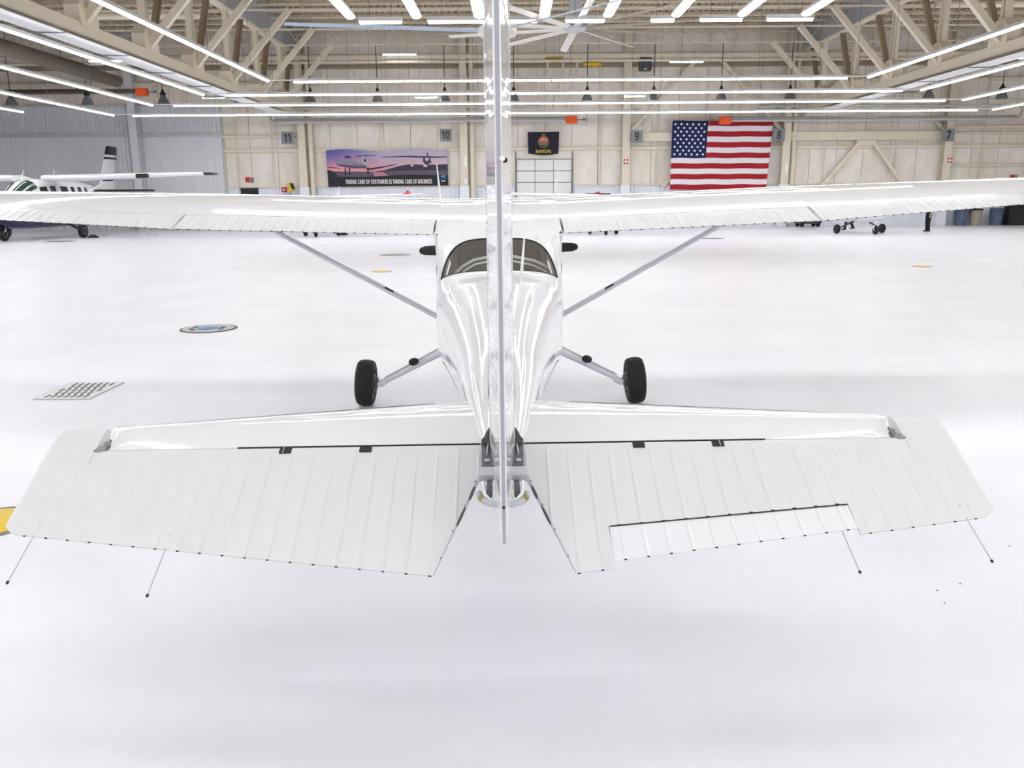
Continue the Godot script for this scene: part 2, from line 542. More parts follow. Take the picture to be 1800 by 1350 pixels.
func wall_back_fittings() -> void:
	var wb := setting("wall_back")
	var st := S()
	box(st, Vector3((X0 + X1) / 2, ROOF / 2, ZB - 0.2), Vector3(X1 - X0 + 0.6, ROOF, 0.3))
	obj("wall_backing", st, M.seam_brown, wb)
	# cream insulated panels, each its own piece with a recessed joint
	var rows := [[2.62, 4.72], [4.74, 7.55], [7.57, 9.7], [9.72, ROOF]]
	var edges := [-17.95]
	var bays := [-17.95, -12.95, -3.04, 6.9, 16.7, 26.6, X1]
	for k in bays.size() - 1:
		var n := maxi(1, roundi((bays[k + 1] - bays[k]) / 1.65))
		for j in n:
			edges.append(lerpf(bays[k], bays[k + 1], (j + 1.0) / n))
	var door := [0.15, 3.66]
	for k in edges.size() - 1:
		for r in rows.size():
			var xa: float = edges[k] + 0.012
			var xb: float = edges[k + 1] - 0.012
			var ya: float = rows[r][0]
			if r == 0 and xb > door[0] and xa < door[1]:
				continue
			st = S()
			box(st, Vector3((xa + xb) / 2, (ya + rows[r][1]) / 2, ZB - 0.02 + rng.randf() * 0.006), Vector3(xb - xa, rows[r][1] - ya, 0.08))
			obj("wall_panel", st, M.cream_panel if rng.randf() < 0.65 else M.cream_panel_stained, wb)
	for e in [[-1.6, door[0] - 0.02], [door[1] + 0.02, 5.2]]:
		st = S()
		box(st, Vector3((e[0] + e[1]) / 2, 3.67, ZB - 0.02), Vector3(e[1] - e[0], 2.1, 0.08))
		obj("wall_panel", st, M.cream_panel, wb)
	st = S()
	box(st, Vector3((door[0] + door[1]) / 2, 4.44, ZB - 0.02), Vector3(door[1] - door[0], 0.56, 0.08))
	obj("wall_panel", st, M.cream_panel, wb)
	# upper wall left of the cream panels, above the ribbed liner
	for k in 8:
		st = S()
		var xa := X0 + k * 2.006
		box(st, Vector3(xa + 1.003, (7.45 + ROOF) / 2, ZB - 0.02), Vector3(1.98, ROOF - 7.45, 0.08))
		obj("wall_panel", st, M.cream_panel_stained, wb)
	# ribbed liner sheets at the left, in two lifts
	var lx := X0
	while lx < -18.1:
		var le := minf(lx + 2.0, -17.97)
		st = S()
		ribbed(st, lx, le, 0, 5.7, ZB + 0.02, 0.25, 0.07)
		obj("liner_sheet", st, M.liner, wb)
		st = S()
		ribbed(st, lx, le, 5.78, 7.45, ZB + 0.02, 0.25, 0.07)
		obj("liner_sheet", st, M.liner, wb)
		lx = le
	st = S()
	box(st, Vector3((X0 - 17.9) / 2, 5.74, ZB + 0.12), Vector3(-17.9 - X0, 0.17, 0.16))
	box(st, Vector3((X0 - 17.9) / 2, 7.5, ZB + 0.08), Vector3(-17.9 - X0, 0.10, 0.16))
	box(st, Vector3(-17.93, 3.7, ZB + 0.08), Vector3(0.12, 7.4, 0.14))
	obj("liner_trim", st, M.pipe_grey, wb)
	# ribbed wainscot below the cream panels
	for seg in [[-17.9, door[0]], [door[1], X1]]:
		st = S()
		ribbed(st, seg[0], seg[1], 0, 2.56, ZB + 0.02, 0.25, 0.05)
		obj("wainscot_sheet", st, M.wainscot, wb)
		st = S()
		box(st, Vector3((seg[0] + seg[1]) / 2, 2.58, ZB + 0.08), Vector3(seg[1] - seg[0], 0.07, 0.14))
		obj("wainscot_cap", st, M.cream_steel, wb)
	# long girts
	for g in [[-17.9, X1, 4.78, 0.2], [-17.9, -13.4, 5.6, 0.18], [27.0, X1, 5.92, 0.16], [27.0, X1, 5.56, 0.14], [27.0, X1, 3.62, 0.14], [X0, X1, 8.7, 0.2], [X0, X1, 9.62, 0.22]]:
		st = S()
		cbox(st, Vector3((g[0] + g[1]) / 2, g[2], ZB + 0.12), Vector3(g[1] - g[0], g[3], 0.16), 0.02)
		obj("girt", st, M.cream_steel if g[2] < 9 else M.tan_shade_steel, wb)
	for v in [-17.1, -14.9, -8.2, -0.3, 5.4, 8.9, 13.9, 19.2, 23.6, 28.9, 31.9]:
		st = S()
		tube(st, [Vector3(v, 2.6, ZB + 0.2), Vector3(v, 9.5, ZB + 0.2)], 0.035, 6)
		obj("riser_pipe", st, M.cream_steel, wb)

	# steel columns, H-section
	var cn := ["among the ribbed sheets", "left of the banner", "right of the banner", "left of the striped flag", "right of the striped flag", "right of the wall bracing at the far right"]
	for k in COLS.size():
		var t := thing("steel_column", "%s H-section steel column %s" % ["pale grey" if k == 0 else "cream", cn[k]], "column", Vector3(COLS[k], 0, ZB + 0.35), 0, "columns on the back wall")
		var m: Material = M.liner if k == 0 else M.cream_steel
		st = S()
		box(st, Vector3(0, ROOF / 2, 0.24), Vector3(0.46, ROOF, 0.035))
		obj("flange", st, m, t)
		st = S()
		box(st, Vector3(0, ROOF / 2, -0.22), Vector3(0.46, ROOF, 0.035))
		obj("flange", st, m, t)
		st = S()
		box(st, Vector3(0, ROOF / 2, 0), Vector3(0.03, ROOF, 0.44))
		obj("web", st, m, t)
		if k > 0:
			st = S()
			cbox(st, Vector3(0, 1.29, 0.0), Vector3(0.6, 2.58, 0.62), 0.03)
			obj("base_wrap", st, M.wainscot, t)
		if k in [1, 2, 4]:
			st = S()
			tube(st, [Vector3(0.5, 0.1, 0.05), Vector3(0.5, ROOF - 0.4, 0.05)], 0.15, 10)
			obj("downpipe", st, M.cream_steel, t)
	# bracing between columns
	for b in [[6.9, 16.7, "behind the striped flag"], [16.7, 26.6, "right of the striped flag"]]:
		var xm: float = (b[0] + b[1]) / 2
		var t := thing("wall_bracing", "cream steel bracing with chevron legs %s" % b[2], "bracing", Vector3(xm, 0, ZB + 0.28), 0, "wall bracing")
		var hw: float = (b[1] - b[0]) / 2
		st = S()
		cbox(st, Vector3(0, 5.42, 0.12), Vector3(hw * 2 - 0.5, 0.52, 0.2), 0.03)
		obj("cross_beam", st, M.cream_steel, t)
		for s in [-1, 1]:
			st = S()
			bar(st, Vector3(s * 0.45, 5.0, 0.05), Vector3(s * 2.5, 2.5, 0.05), 0.2, 0.16, Vector3.BACK)
			obj("brace", st, M.cream_steel, t)
			st = S()
			bar(st, Vector3(s * 0.35, 10.3, 0.0), Vector3(s * (hw - 0.3), 5.75, 0.0), 0.2, 0.16, Vector3.BACK)
			obj("brace", st, M.cream_steel, t)
		st = S()
		cbox(st, Vector3(0, 5.0, 0.05), Vector3(1.2, 0.3, 0.14), 0.03)
		obj("gusset_plate", st, M.cream_steel, t)

	# bay number signs
	var sg := [["11", -13.69, 5.47], ["10", -4.09, 5.57], ["9", 7.47, 5.43], ["8", 16.06, 5.45], ["7", 26.3, 5.38]]
	for s in sg:
		var t := thing("bay_sign", "square grey sign with black figures %s" % {"11": "left of the banner", "10": "right above the banner", "9": "between the navy flag and the striped flag", "8": "at the right edge of the striped flag", "7": "at the far right past the wall bracing"}[s[0]], "sign", Vector3(s[1], s[2], ZB + 1.02), 0, "bay number signs")
		st = S()
		cbox(st, Vector3.ZERO, Vector3(0.72, 0.72, 0.05), 0.012)
		obj("plate", st, M.sign_grey, t)
		st = S()
		for e in [-0.33, 0.33]:
			bar(st, Vector3(e, 0.36, 0), Vector3(e, 1.6, 0), 0.012, 0.012)
		bar(st, Vector3(-0.33, 1.6, 0), Vector3(0.33, 1.6, 0), 0.02, 0.02)
		bar(st, Vector3(0, 1.6, 0), Vector3(0, 1.6, -0.98), 0.03, 0.03)
		obj("hanger", st, M.sign_grey, t)
		text("number", s[0], 0.50, 0.2 * s[0].length() * (0.85 if s[0] == "11" else 1.0) + 0.06, Vector3(0, 0, 0.03), M.black, t)

	# overhead sectional door
	var dr := setting("door_1")
	dr.position = Vector3(1.905, 0, ZB + 0.02)
	for r in 6:
		for c in 3:
			st = S()
			cbox(st, Vector3((c - 1) * 1.15, 0.36 + r * 0.69, 0), Vector3(1.12, 0.655, 0.05), 0.012)
			obj("door_panel", st, M.door_white, dr)
	st = S()
	box(st, Vector3(0, 2.07, -0.03), Vector3(3.46, 4.14, 0.03))
	obj("door_backing", st, M.door_line, dr)
	st = S()
	for s in [-1, 1]:
		box(st, Vector3(s * 1.76, 2.3, 0.08), Vector3(0.07, 4.6, 0.12))
	obj("door_track", st, M.mid_grey, dr)
	st = S()
	box(st, Vector3(0, 4.2, 0.03), Vector3(3.6, 0.06, 0.12))
	obj("door_frame", st, M.pipe_grey, dr)

	banner()
	flags()

	# small wall devices
	for a in [[-16.55, 3.05, "left of the banner beside the ribbed sheets"], [31.0, 2.9, "at the far right edge"]]:
		var t := thing("fire_alarm", "red fire alarm horn %s" % a[2], "alarm", Vector3(a[0], a[1], ZB + 0.06), 0, "fire alarms on the back wall")
		st = S()
		cbox(st, Vector3(0, 0, 0.05), Vector3(0.34, 0.34, 0.1), 0.04)
		obj("body", st, M.alarm_red, t)
		st = S()
		lathe(st, [Vector2(0.10, 0.0), Vector2(0.12, 0.03), Vector2(0.05, 0.05)], Vector3(-0.02, 0, 0.1), Basis(Vector3.RIGHT, PI / 2), 12)
		obj("horn", st, M.red, t)
		st = S()
		cbox(st, Vector3(0.26, -0.02, 0.05), Vector3(0.14, 0.3, 0.1), 0.02)
		obj("back_box", st, M.mid_grey, t)
	for a in [[6.9, 3.97, "left of the striped flag"], [26.75, 3.92, "far right of the striped flag"]]:
		var t := thing("extinguisher_sign", "small red and white safety sign on the column %s" % a[2], "sign", Vector3(a[0], a[1], ZB + 0.63), 0, "small safety signs on columns")
		st = S()
		cbox(st, Vector3.ZERO, Vector3(0.3, 0.36, 0.02), 0.004)
		obj("plate", st, M.trim_white, t)
		st = S()
		for q in [[-0.09, 0.1], [0.09, 0.1], [-0.09, -0.1], [0.09, -0.1]]:
			box(st, Vector3(q[0], q[1], 0.013), Vector3(0.11, 0.12, 0.01))
		obj("print", st, M.red, t)
	for a in [[-2.94, 3.55, "right of the banner"], [16.75, 3.0, "right of the striped flag"]]:
		var o := thing("column_marker", "narrow white strip with red lettering on the column %s" % a[2], "marker", Vector3(a[0], a[1], ZB + 0.63), 0, "strips on columns")
		st = S()
		cbox(st, Vector3.ZERO, Vector3(0.16, 1.7, 0.02), 0.004)
		obj("strip", st, M.trim_white, o)
		st = S()
		for k in 7:
			box(st, Vector3(0, -0.5 + k * 0.11, 0.012), Vector3(0.07, 0.06, 0.008))
		obj("lettering", st, M.red, o)
	var bd := thing("notice_board", "wide black board on the wall left of the banner, half hidden", "board", Vector3(-16.5, 2.2, ZB + 0.15))
	st = S()
	cbox(st, Vector3.ZERO, Vector3(1.1, 0.62, 0.06), 0.01)
	obj("panel", st, M.black_gloss, bd)
	st = S()
	box(st, Vector3(0, 0.33, 0), Vector3(1.16, 0.05, 0.08))
	box(st, Vector3(0, -0.33, 0), Vector3(1.16, 0.05, 0.08))
	obj("frame", st, M.dark_grey, bd)
	var lad := thing("hazard_light", "yellow and black hazard fixture on a stand by the column left of the banner", "fixture", Vector3(-13.85, 0, ZB + 0.6))
	st = S()
	tube(st, [Vector3(0, 0, 0), Vector3(0, 2.3, 0)], 0.03, 6)
	obj("stand", st, M.mid_grey, lad)
	st = S()
	cbox(st, Vector3(0.05, 2.55, 0), Vector3(0.4, 0.55, 0.2), 0.06, Basis(Vector3.BACK, 0.35))
	obj("head", st, M.valve_yellow, lad)
	st = S()
	cbox(st, Vector3(0.18, 2.62, 0.05), Vector3(0.16, 0.4, 0.2), 0.04, Basis(Vector3.BACK, 0.35))
	obj("black_cover", st, M.black, lad)
	var bx := thing("red_box", "small red box on the wall left of the column beside the banner", "box", Vector3(-14.3, 2.42, ZB + 0.24))
	st = S()
	cbox(st, Vector3.ZERO, Vector3(0.3, 0.3, 0.16), 0.03)
	obj("case", st, M.red, bx)
	st = S()
	cbox(st, Vector3(0, 0, 0.085), Vector3(0.16, 0.1, 0.03), 0.01)
	obj("door", st, M.trim_white, bx)

# ------------------------------------------------------------------ prints
func fill_poly(im: Image, pts: Array, col: Color) -> void:
	var y0 := 1e9
	var y1 := -1e9
	for p in pts:
		y0 = minf(y0, p.y)
		y1 = maxf(y1, p.y)
	for y in range(maxi(0, int(y0)), mini(im.get_height() - 1, int(y1)) + 1):
		var xs := []
		for k in pts.size():
			var a: Vector2 = pts[k]
			var b: Vector2 = pts[(k + 1) % pts.size()]
			if (a.y <= y + 0.5) != (b.y <= y + 0.5):
				xs.append(a.x + (y + 0.5 - a.y) / (b.y - a.y) * (b.x - a.x))
		xs.sort()
		for k in range(0, xs.size() - 1, 2):
			var xa := clampi(roundi(xs[k]), 0, im.get_width())
			var xb := clampi(roundi(xs[k + 1]), 0, im.get_width())
			if xb > xa:
				im.fill_rect(Rect2i(xa, y, xb - xa, 1), col)

func ell(c: Vector2, rx: float, ry: float, turn := 0.0) -> Array:
	var out := []
	for k in 28:
		var w := TAU * k / 28.0
		out.append(c + Vector2(cos(w) * rx, sin(w) * ry).rotated(turn))
	return out

func P(a: Array) -> Array:
	var out := []
	for k in range(0, a.size(), 2):
		out.append(Vector2(a[k], a[k + 1]))
	return out

func print_mat(key: String, im: Image, rough := 0.7) -> StandardMaterial3D:
	var m := mat(key, Color.WHITE, rough)
	m.albedo_texture = ImageTexture.create_from_image(im)
	return m

func cloth(corners: Array, wave: Callable, nx := 24, ny := 16, thick := 0.012) -> ArrayMesh:  # corners top-left, top-right, bottom-right, bottom-left
	var st := SurfaceTool.new()
	st.begin(Mesh.PRIMITIVE_TRIANGLES)
	for side in [0, 1]:
		for j in ny:
			for i in nx:
				var f := func(u: float, v: float):
					var a: Vector3 = corners[0].lerp(corners[1], u)
					var b: Vector3 = corners[3].lerp(corners[2], u)
					var p := a.lerp(b, v)
					st.set_uv(Vector2(u, v))
					st.add_vertex(p + Vector3(0, wave.call(u, v).y, wave.call(u, v).x - side * thick))
				var u0 := float(i) / nx
				var u1 := float(i + 1) / nx
				var v0 := float(j) / ny
				var v1 := float(j + 1) / ny
				var seq := [[u0, v0], [u1, v0], [u1, v1], [u0, v0], [u1, v1], [u0, v1]]
				if side == 1:
					seq.reverse()
				for s in seq:
					f.call(s[0], s[1])
	st.generate_normals()
	return st.commit()

func banner() -> void:
	var w := 1024
	var h := 304
	var im := Image.create(w, h, false, Image.FORMAT_RGB8)
	for y in h:
		for x in range(0, w, 4):
			var u := float(x) / w
			var v := float(y) / (h * 0.58)
			var top := Color(0.36, 0.36, 0.66).lerp(Color(0.70, 0.66, 0.74), smoothstep(0.05, 0.5, u))
			var low := Color(0.86, 0.58, 0.62).lerp(Color(0.80, 0.70, 0.74), smoothstep(0.4, 1.0, u))
			var c := top.lerp(low, smoothstep(0.1, 1.0, v + 0.15 * sin(u * 9.0)))
			im.fill_rect(Rect2i(x, y, 4, 1), c)
	fill_poly(im, P([0, 176, 180, 182, 400, 178, 480, 168, 600, 140, 700, 128, 820, 132, 1024, 122, 1024, 304, 0, 304]), Color(0.22, 0.19, 0.27))
	fill_poly(im, P([0, 190, 300, 182, 460, 180, 1024, 176, 1024, 226, 0, 240]), Color(0.36, 0.31, 0.38))
	fill_poly(im, P([380, 182, 470, 182, 520, 214, 400, 220]), Color(0.72, 0.48, 0.52))
	fill_poly(im, P([0, 220, 250, 226, 600, 212, 1024, 216, 1024, 304, 0, 304]), Color(0.12, 0.11, 0.14))
	fill_poly(im, P([0, 160, 60, 180, 110, 250, 120, 304, 0, 304]), Color(0.12, 0.12, 0.18))
	# twin jet seen from the front quarter
	var dk := Color(0.20, 0.18, 0.26)
	fill_poly(im, P([330, 152, 590, 120, 588, 126, 380, 164, 330, 164]), dk)
	fill_poly(im, P([2, 138, 110, 150, 110, 156, 2, 144]), dk)
	fill_poly(im, P([250, 54, 320, 40, 420, 38, 420, 43, 330, 48, 250, 60]), dk)
	fill_poly(im, P([300, 46, 316, 46, 302, 118, 286, 112]), Color(0.62, 0.60, 0.68))
	fill_poly(im, ell(Vector2(180, 118), 110, 34, 0.18), Color(0.46, 0.43, 0.54))
	fill_poly(im, P([80, 98, 130, 74, 200, 76, 300, 112, 340, 134, 320, 154, 230, 148, 120, 138, 84, 124]), Color(0.55, 0.51, 0.60))
	fill_poly(im, P([84, 118, 130, 124, 230, 132, 330, 134, 340, 138, 320, 154, 230, 150, 120, 140, 86, 128]), Color(0.33, 0.29, 0.38))
	fill_poly(im, P([230, 116, 330, 132, 328, 135, 228, 120]), Color(0.30, 0.22, 0.30))
	fill_poly(im, P([140, 68, 172, 52, 200, 56, 214, 72, 176, 70]), Color(0.10, 0.12, 0.30))
	fill_poly(im, ell(Vector2(326, 96), 22, 24), Color(0.66, 0.63, 0.70))
	fill_poly(im, ell(Vector2(326, 86), 10, 11), Color(0.08, 0.08, 0.10))
	for q in [[148, 150], [184, 150], [340, 140]]:
		fill_poly(im, P([q[0], q[1], q[0] + 10, q[1], q[0] + 12, q[1] + 56, q[0] - 2, q[1] + 56]), Color(0.10, 0.09, 0.12))
	# high-wing piston aircraft seen from the front
	fill_poly(im, P([464, 52, 780, 62, 1020, 58, 1020, 66, 860, 76, 780, 76, 470, 58]), dk)
	fill_poly(im, P([690, 78, 696, 78, 750, 112, 744, 114]), Color(0.56, 0.50, 0.54))
	fill_poly(im, P([852, 30, 860, 30, 862, 62, 850, 62]), dk)
	fill_poly(im, ell(Vector2(848, 96), 34, 34), Color(0.26, 0.23, 0.30))
	fill_poly(im, ell(Vector2(850, 86), 18, 14), Color(0.70, 0.68, 0.72))
	fill_poly(im, P([866, 92, 874, 90, 890, 116, 884, 118]), Color(0.08, 0.08, 0.1))
	for q in [[716, 140, 12], [828, 142, 18]]:
		fill_poly(im, ell(Vector2(q[0] + 6, q[1]), q[2], 12), Color(0.74, 0.72, 0.76))
		fill_poly(im, ell(Vector2(q[0] + 6, q[1] + 16), 7, 11), Color(0.07, 0.07, 0.09))
	# small emblem at the lower right corner
	fill_poly(im, P([958, 226, 984, 214, 998, 222, 1000, 248, 990, 250, 988, 228, 966, 236]), Color(0.12, 0.60, 0.74))
	fill_poly(im, P([964, 240, 976, 234, 974, 254, 966, 256]), Color(0.20, 0.34, 0.66))
	im.fill_rect(Rect2i(962, 262, 36, 7), Color(0.86, 0.86, 0.88))
	var t := thing("banner", "wide dusk banner with two aircraft reading taking care of customers is taking care of business", "banner", Vector3(-7.8, 3.7, ZB + 0.30))
	var c := [Vector3(-3.76, 1.06, 0), Vector3(3.72, 1.12, 0), Vector3(3.75, -1.08, 0), Vector3(-3.72, -1.12, 0)]
	obj("print", cloth(c, func(u, v): return Vector2(0.03 * sin(u * 14.0) * (1.0 - v) + 0.015 * sin(u * 31.0), 0.05 * sin(u * 11.0) * (1.0 - v)), 48, 12), print_mat("banner_print", im), t)
	text("lettering", "TAKING CARE OF CUSTOMERS IS TAKING CARE OF BUSINESS", 0.27, 5.36, Vector3(0.05, -0.83, 0.05), M.trim_white, t, true, 0.012)
	var st := S()
	for q in [-3.7, -1.2, 1.2, 3.7]:
		bar(st, Vector3(q, 1.06, -0.02), Vector3(q, 1.3, -0.1), 0.012, 0.012)
	obj("ties", st, M.cream_steel, t)

func flags() -> void:
	var w := 1152
	var h := 780
	var im := Image.create(w, h, false, Image.FORMAT_RGB8)
	for k in 13:
		im.fill_rect(Rect2i(0, k * 60, w, 60), Color(0.62, 0.045, 0.105) if k % 2 == 0 else Color(0.88, 0.86, 0.88))
	im.fill_rect(Rect2i(0, 0, 408, 420), Color(0.05, 0.105, 0.30))
	for r in 9:
		for c in (6 if r % 2 == 0 else 5):
			var at := Vector2(36 + c * 67 + (0 if r % 2 == 0 else 33.5), 42 + r * 42)
			var pts := []
			for k in 10:
				var rr := 17.0 if k % 2 == 0 else 8.0
				pts.append(at + Vector2(sin(TAU * k / 10.0), -cos(TAU * k / 10.0)) * rr)
			fill_poly(im, pts, Color(0.94, 0.94, 0.96))
	var t := thing("flag", "large striped flag with white stars on blue hung on the back wall", "flag", Vector3(12.65, 4.35, ZB + 0.75))
	var c := [Vector3(-3.0, 2.0, 0), Vector3(3.1, 1.97, 0), Vector3(2.9, -2.1, 0), Vector3(-3.02, -2.08, 0)]
	obj("cloth", cloth(c, func(u, v): return Vector2(0.06 * sin(u * 8.0 + v * 1.5) * (0.4 + v) * (0.3 + u), 0.012 * sin(u * 19.0)), 48, 24), print_mat("flag_print", im, 0.8), t)
	var st := S()
	tube(st, [Vector3(-3.1, 2.02, -0.03), Vector3(3.2, 2.0, -0.03)], 0.03, 6)
	for e in [-2.8, 0.0, 2.8]:
		bar(st, Vector3(e, 2.01, -0.03), Vector3(e, 2.01, -0.54), 0.03, 0.03)
		bar(st, Vector3(e, 2.01, -0.53), Vector3(e, 0.35, -0.53), 0.03, 0.03)
	obj("pole", st, M.cream_steel, t)

	var im2 := Image.create(384, 270, false, Image.FORMAT_RGB8)
	im2.fill(Color(0.10, 0.10, 0.17))
	var ce := Vector2(194, 120)
	fill_poly(im2, ell(ce, 68, 68), Color(0.62, 0.52, 0.40))
	fill_poly(im2, ell(ce, 62, 62), Color(0.20, 0.20, 0.24))
	fill_poly(im2, ell(ce, 54, 54), Color(0.86, 0.50, 0.30))
	var low := []
	for k in 15:
		low.append(ce + Vector2(cos(PI * k / 14.0), sin(PI * k / 14.0)) * 54)
	fill_poly(im2, low, Color(0.30, 0.30, 0.22))
	fill_poly(im2, P([140, 118, 160, 104, 180, 110, 204, 98, 230, 108, 248, 120, 246, 132, 142, 132]), Color(0.56, 0.40, 0.36))
	fill_poly(im2, P([150, 140, 236, 138, 240, 150, 146, 152]), Color(0.60, 0.56, 0.44))
	fill_poly(im2, P([172, 90, 176, 76, 180, 90]), Color(0.95, 0.85, 0.6))
	fill_poly(im2, ell(Vector2(194, 40), 18, 16), Color(0.62, 0.50, 0.28))
	fill_poly(im2, ell(Vector2(194, 40), 9, 8), Color(0.28, 0.20, 0.14))
	im2.fill_rect(Rect2i(162, 54, 64, 4), Color(0.5, 0.5, 0.62))
	var t2 := thing("state_flag", "dark navy flag with a round seal and yellow lettering above the roller door", "flag", Vector3(1.85, 5.08, ZB + 0.36))
	var c2 := [Vector3(-0.97, 0.68, 0), Vector3(0.96, 0.70, 0), Vector3(0.92, -0.60, 0), Vector3(-0.93, -0.58, 0)]
	obj("cloth", cloth(c2, func(u, v): return Vector2(0.03 * sin(u * 7.0), -0.09 * sin(u * PI) * v * v), 24, 16), print_mat("state_flag_print", im2, 0.8), t2)
	text("lettering", "KANSAS", 0.19, 0.94, Vector3(0.0, -0.455, 0.05), M.valve_yellow, t2, true, 0.012)
	var st2 := S()
	tube(st2, [Vector3(-1.0, 0.70, -0.02), Vector3(1.0, 0.72, -0.02)], 0.02, 6)
	for e in [-0.9, 0.9]:
		bar(st2, Vector3(e, 0.7, -0.02), Vector3(e, 0.7, -0.145), 0.02, 0.02)
		bar(st2, Vector3(e, 0.7, -0.14), Vector3(e, -0.3, -0.14), 0.02, 0.02)
	obj("pole", st2, M.cream_steel, t2)

# ------------------------------------------------------------------ roof steel
const TL := -13.2
const TR := 17.6
func roof_steel() -> void:
	# shallow purlins close under the deck and deeper joists at the truss nodes: one of each built, the rest copied
	var z := ZB + 1.2
	var first := {}
	for kind in 2:
		z = ZB + 1.2 if kind == 0 else -49.5
		var n := 0
		while z < ZF - 0.5:
			var label: String = ("shallow cream roof purlin, %s from the back wall" if kind == 0 else "deep cream roof joist at the truss nodes, %s from the back wall") % nth(n)
			if not first.has(kind):
				var j := thing("roof_purlin" if kind == 0 else "roof_joist", label, "purlin" if kind == 0 else "joist", Vector3(0, 11.28 if kind == 0 else 10.3, z), 0, "purlins under the roof deck" if kind == 0 else "deep joists under the roof")
				first[kind] = j
				var dep := 0.42 if kind == 0 else 1.40
				var st := S()
				for s in [-1, 1]:
					box(st, Vector3((X0 + X1) / 2, 0.0, s * 0.04), Vector3(X1 - X0, 0.08 if kind == 0 else 0.07, 0.06))
				obj("bottom_chord", st, M.cream_steel, j)
				st = S()
				for s in [-1, 1]:
					box(st, Vector3((X0 + X1) / 2, dep, s * 0.04), Vector3(X1 - X0, 0.08, 0.06))
				obj("top_chord", st, M.cream_joist, j)
				st = S()
				var half := 0.36 if kind == 0 else 1.1
				var x := X0
				while x < X1 - half * 2:
					bar(st, Vector3(x, 0.02, 0), Vector3(x + half, dep - 0.02, 0), 0.035, 0.035)
					bar(st, Vector3(x + half, dep - 0.02, 0), Vector3(x + half * 2, 0.02, 0), 0.035, 0.035)
					x += half * 2
				var wb := obj("web_rods", st, M.cream_joist, j)
				wb.set_meta("kind", "stuff")
			else:
				var c: Node3D = first[kind].duplicate()
				c.name = numbered("roof_purlin" if kind == 0 else "roof_joist")
				add_child(c)
				c.position.z = z
				c.set_meta("label", label)
			n += 1
			z += (1.55 if z < -30 else 2.2) if kind == 0 else 4.5
	# the two long trusses that carry the joists
	for s in [-1, 1]:
		var x := TL if s < 0 else TR
		var sd := "left" if s < 0 else "right"
		var t := thing("roof_truss", "long cream steel truss running to the back wall on the %s" % sd, "truss", Vector3(x, 0, 0), 0, "long roof trusses")
		var st := S()
		cbox(st, Vector3(0, 6.95, (ZB + ZF) / 2 + 0.4), Vector3(0.42, 0.40, ZF - ZB - 1.2), 0.03)
		obj("bottom_chord", st, M.cream_steel, t)
		st = S()
		cbox(st, Vector3(0, 10.45, (ZB + ZF) / 2 + 0.4), Vector3(0.34, 0.26, ZF - ZB - 1.2), 0.03)
		obj("top_chord", st, M.cream_steel, t)
		var zn := -49.6
		while zn < ZF - 2:
			st = S()
			for e in [-0.13, 0.13]:
				box(st, Vector3(0, 8.7, zn + e), Vector3(0.22, 3.3, 0.14))
			obj("post", st, M.cream_steel, t)
			st = S()
			var zz := zn + 4.55
			if zz < ZF - 1:
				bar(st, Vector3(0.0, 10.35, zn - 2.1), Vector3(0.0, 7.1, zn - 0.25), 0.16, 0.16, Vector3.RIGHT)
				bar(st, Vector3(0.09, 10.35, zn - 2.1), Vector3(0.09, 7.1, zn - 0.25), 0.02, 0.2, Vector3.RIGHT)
				obj("web_brace", st, M.tan_shade_steel, t)  # tan tone is shade put into the colour of the cream braces
			st = S()
			bar(st, Vector3(0, 7.1, zn + 0.1), Vector3(-s * 3.0, 10.32, zn + 0.1), 0.24, 0.24, Vector3.BACK)
			obj("kicker", st, M.cream_steel, t)
			st = S()
			var g := [Vector3(0, 7.0, zn - 0.55), Vector3(0, 7.0, zn + 0.55), Vector3(0, 7.6, zn + 0.62), Vector3(0, 7.95, zn + 0.3), Vector3(0, 7.95, zn - 0.2), Vector3(0, 7.3, zn - 0.6)]
			var ra := PackedVector3Array()
			var rb := PackedVector3Array()
			for p in g:
				ra.append(p + Vector3(0.23, 0, 0))
				rb.append(p + Vector3(-0.23, 0, 0))
			loft(st, [ra, rb], true, true, -1)
			obj("gusset_plate", st, M.cream_steel, t)
			zn += 4.5
		# grey draught curtain hung from the roof above the truss
		var cu := thing("draft_curtain", "flat grey sheet curtain between the roof and the %s truss" % sd, "curtain", Vector3(x - s * 0.3, 0, 0), 0, "roof draft curtains")
		for k in 11:
			st = S()
			var za := ZB + 0.6 + k * 2.5
			cbox(st, Vector3(0, 11.0, za + 1.25), Vector3(0.03, 1.35, 2.47), 0.008)
			obj("sheet", st, M.curtain_grey, cu)
		st = S()
		box(st, Vector3(0, 10.33, ZB + 0.6 + 13.75), Vector3(0.06, 0.05, 27.5))
		obj("edge_strip", st, M.cream_steel, cu)
		# white reflector plates under the truss
		for k in 9:
			var zc := -47.0 + k * 3.95
			var rf := thing("reflector_plate", "long white reflector plate under the %s truss, %s from the back" % [sd, nth(k)], "reflector", Vector3(x + s * 0.05, 6.6, zc), 0, "reflector plates under the trusses")
			st = S()
			cbox(st, Vector3(0, 0, 0), Vector3(0.84, 0.03, 3.8), 0.008, Basis(Vector3.BACK, s * 0.03))
			obj("plate", st, M.reflector, rf)
			st = S()
			box(st, Vector3(s * 0.5, -0.01, -1.93), Vector3(1.8, 0.07, 0.05))
			obj("end_bar", st, M.mid_grey, rf)
			st = S()
			for e in [-1.5, 1.5]:
				bar(st, Vector3(0, 0.02, e), Vector3(0, 0.17, e), 0.02, 0.02)
			obj("hanger", st, M.mid_grey, rf)
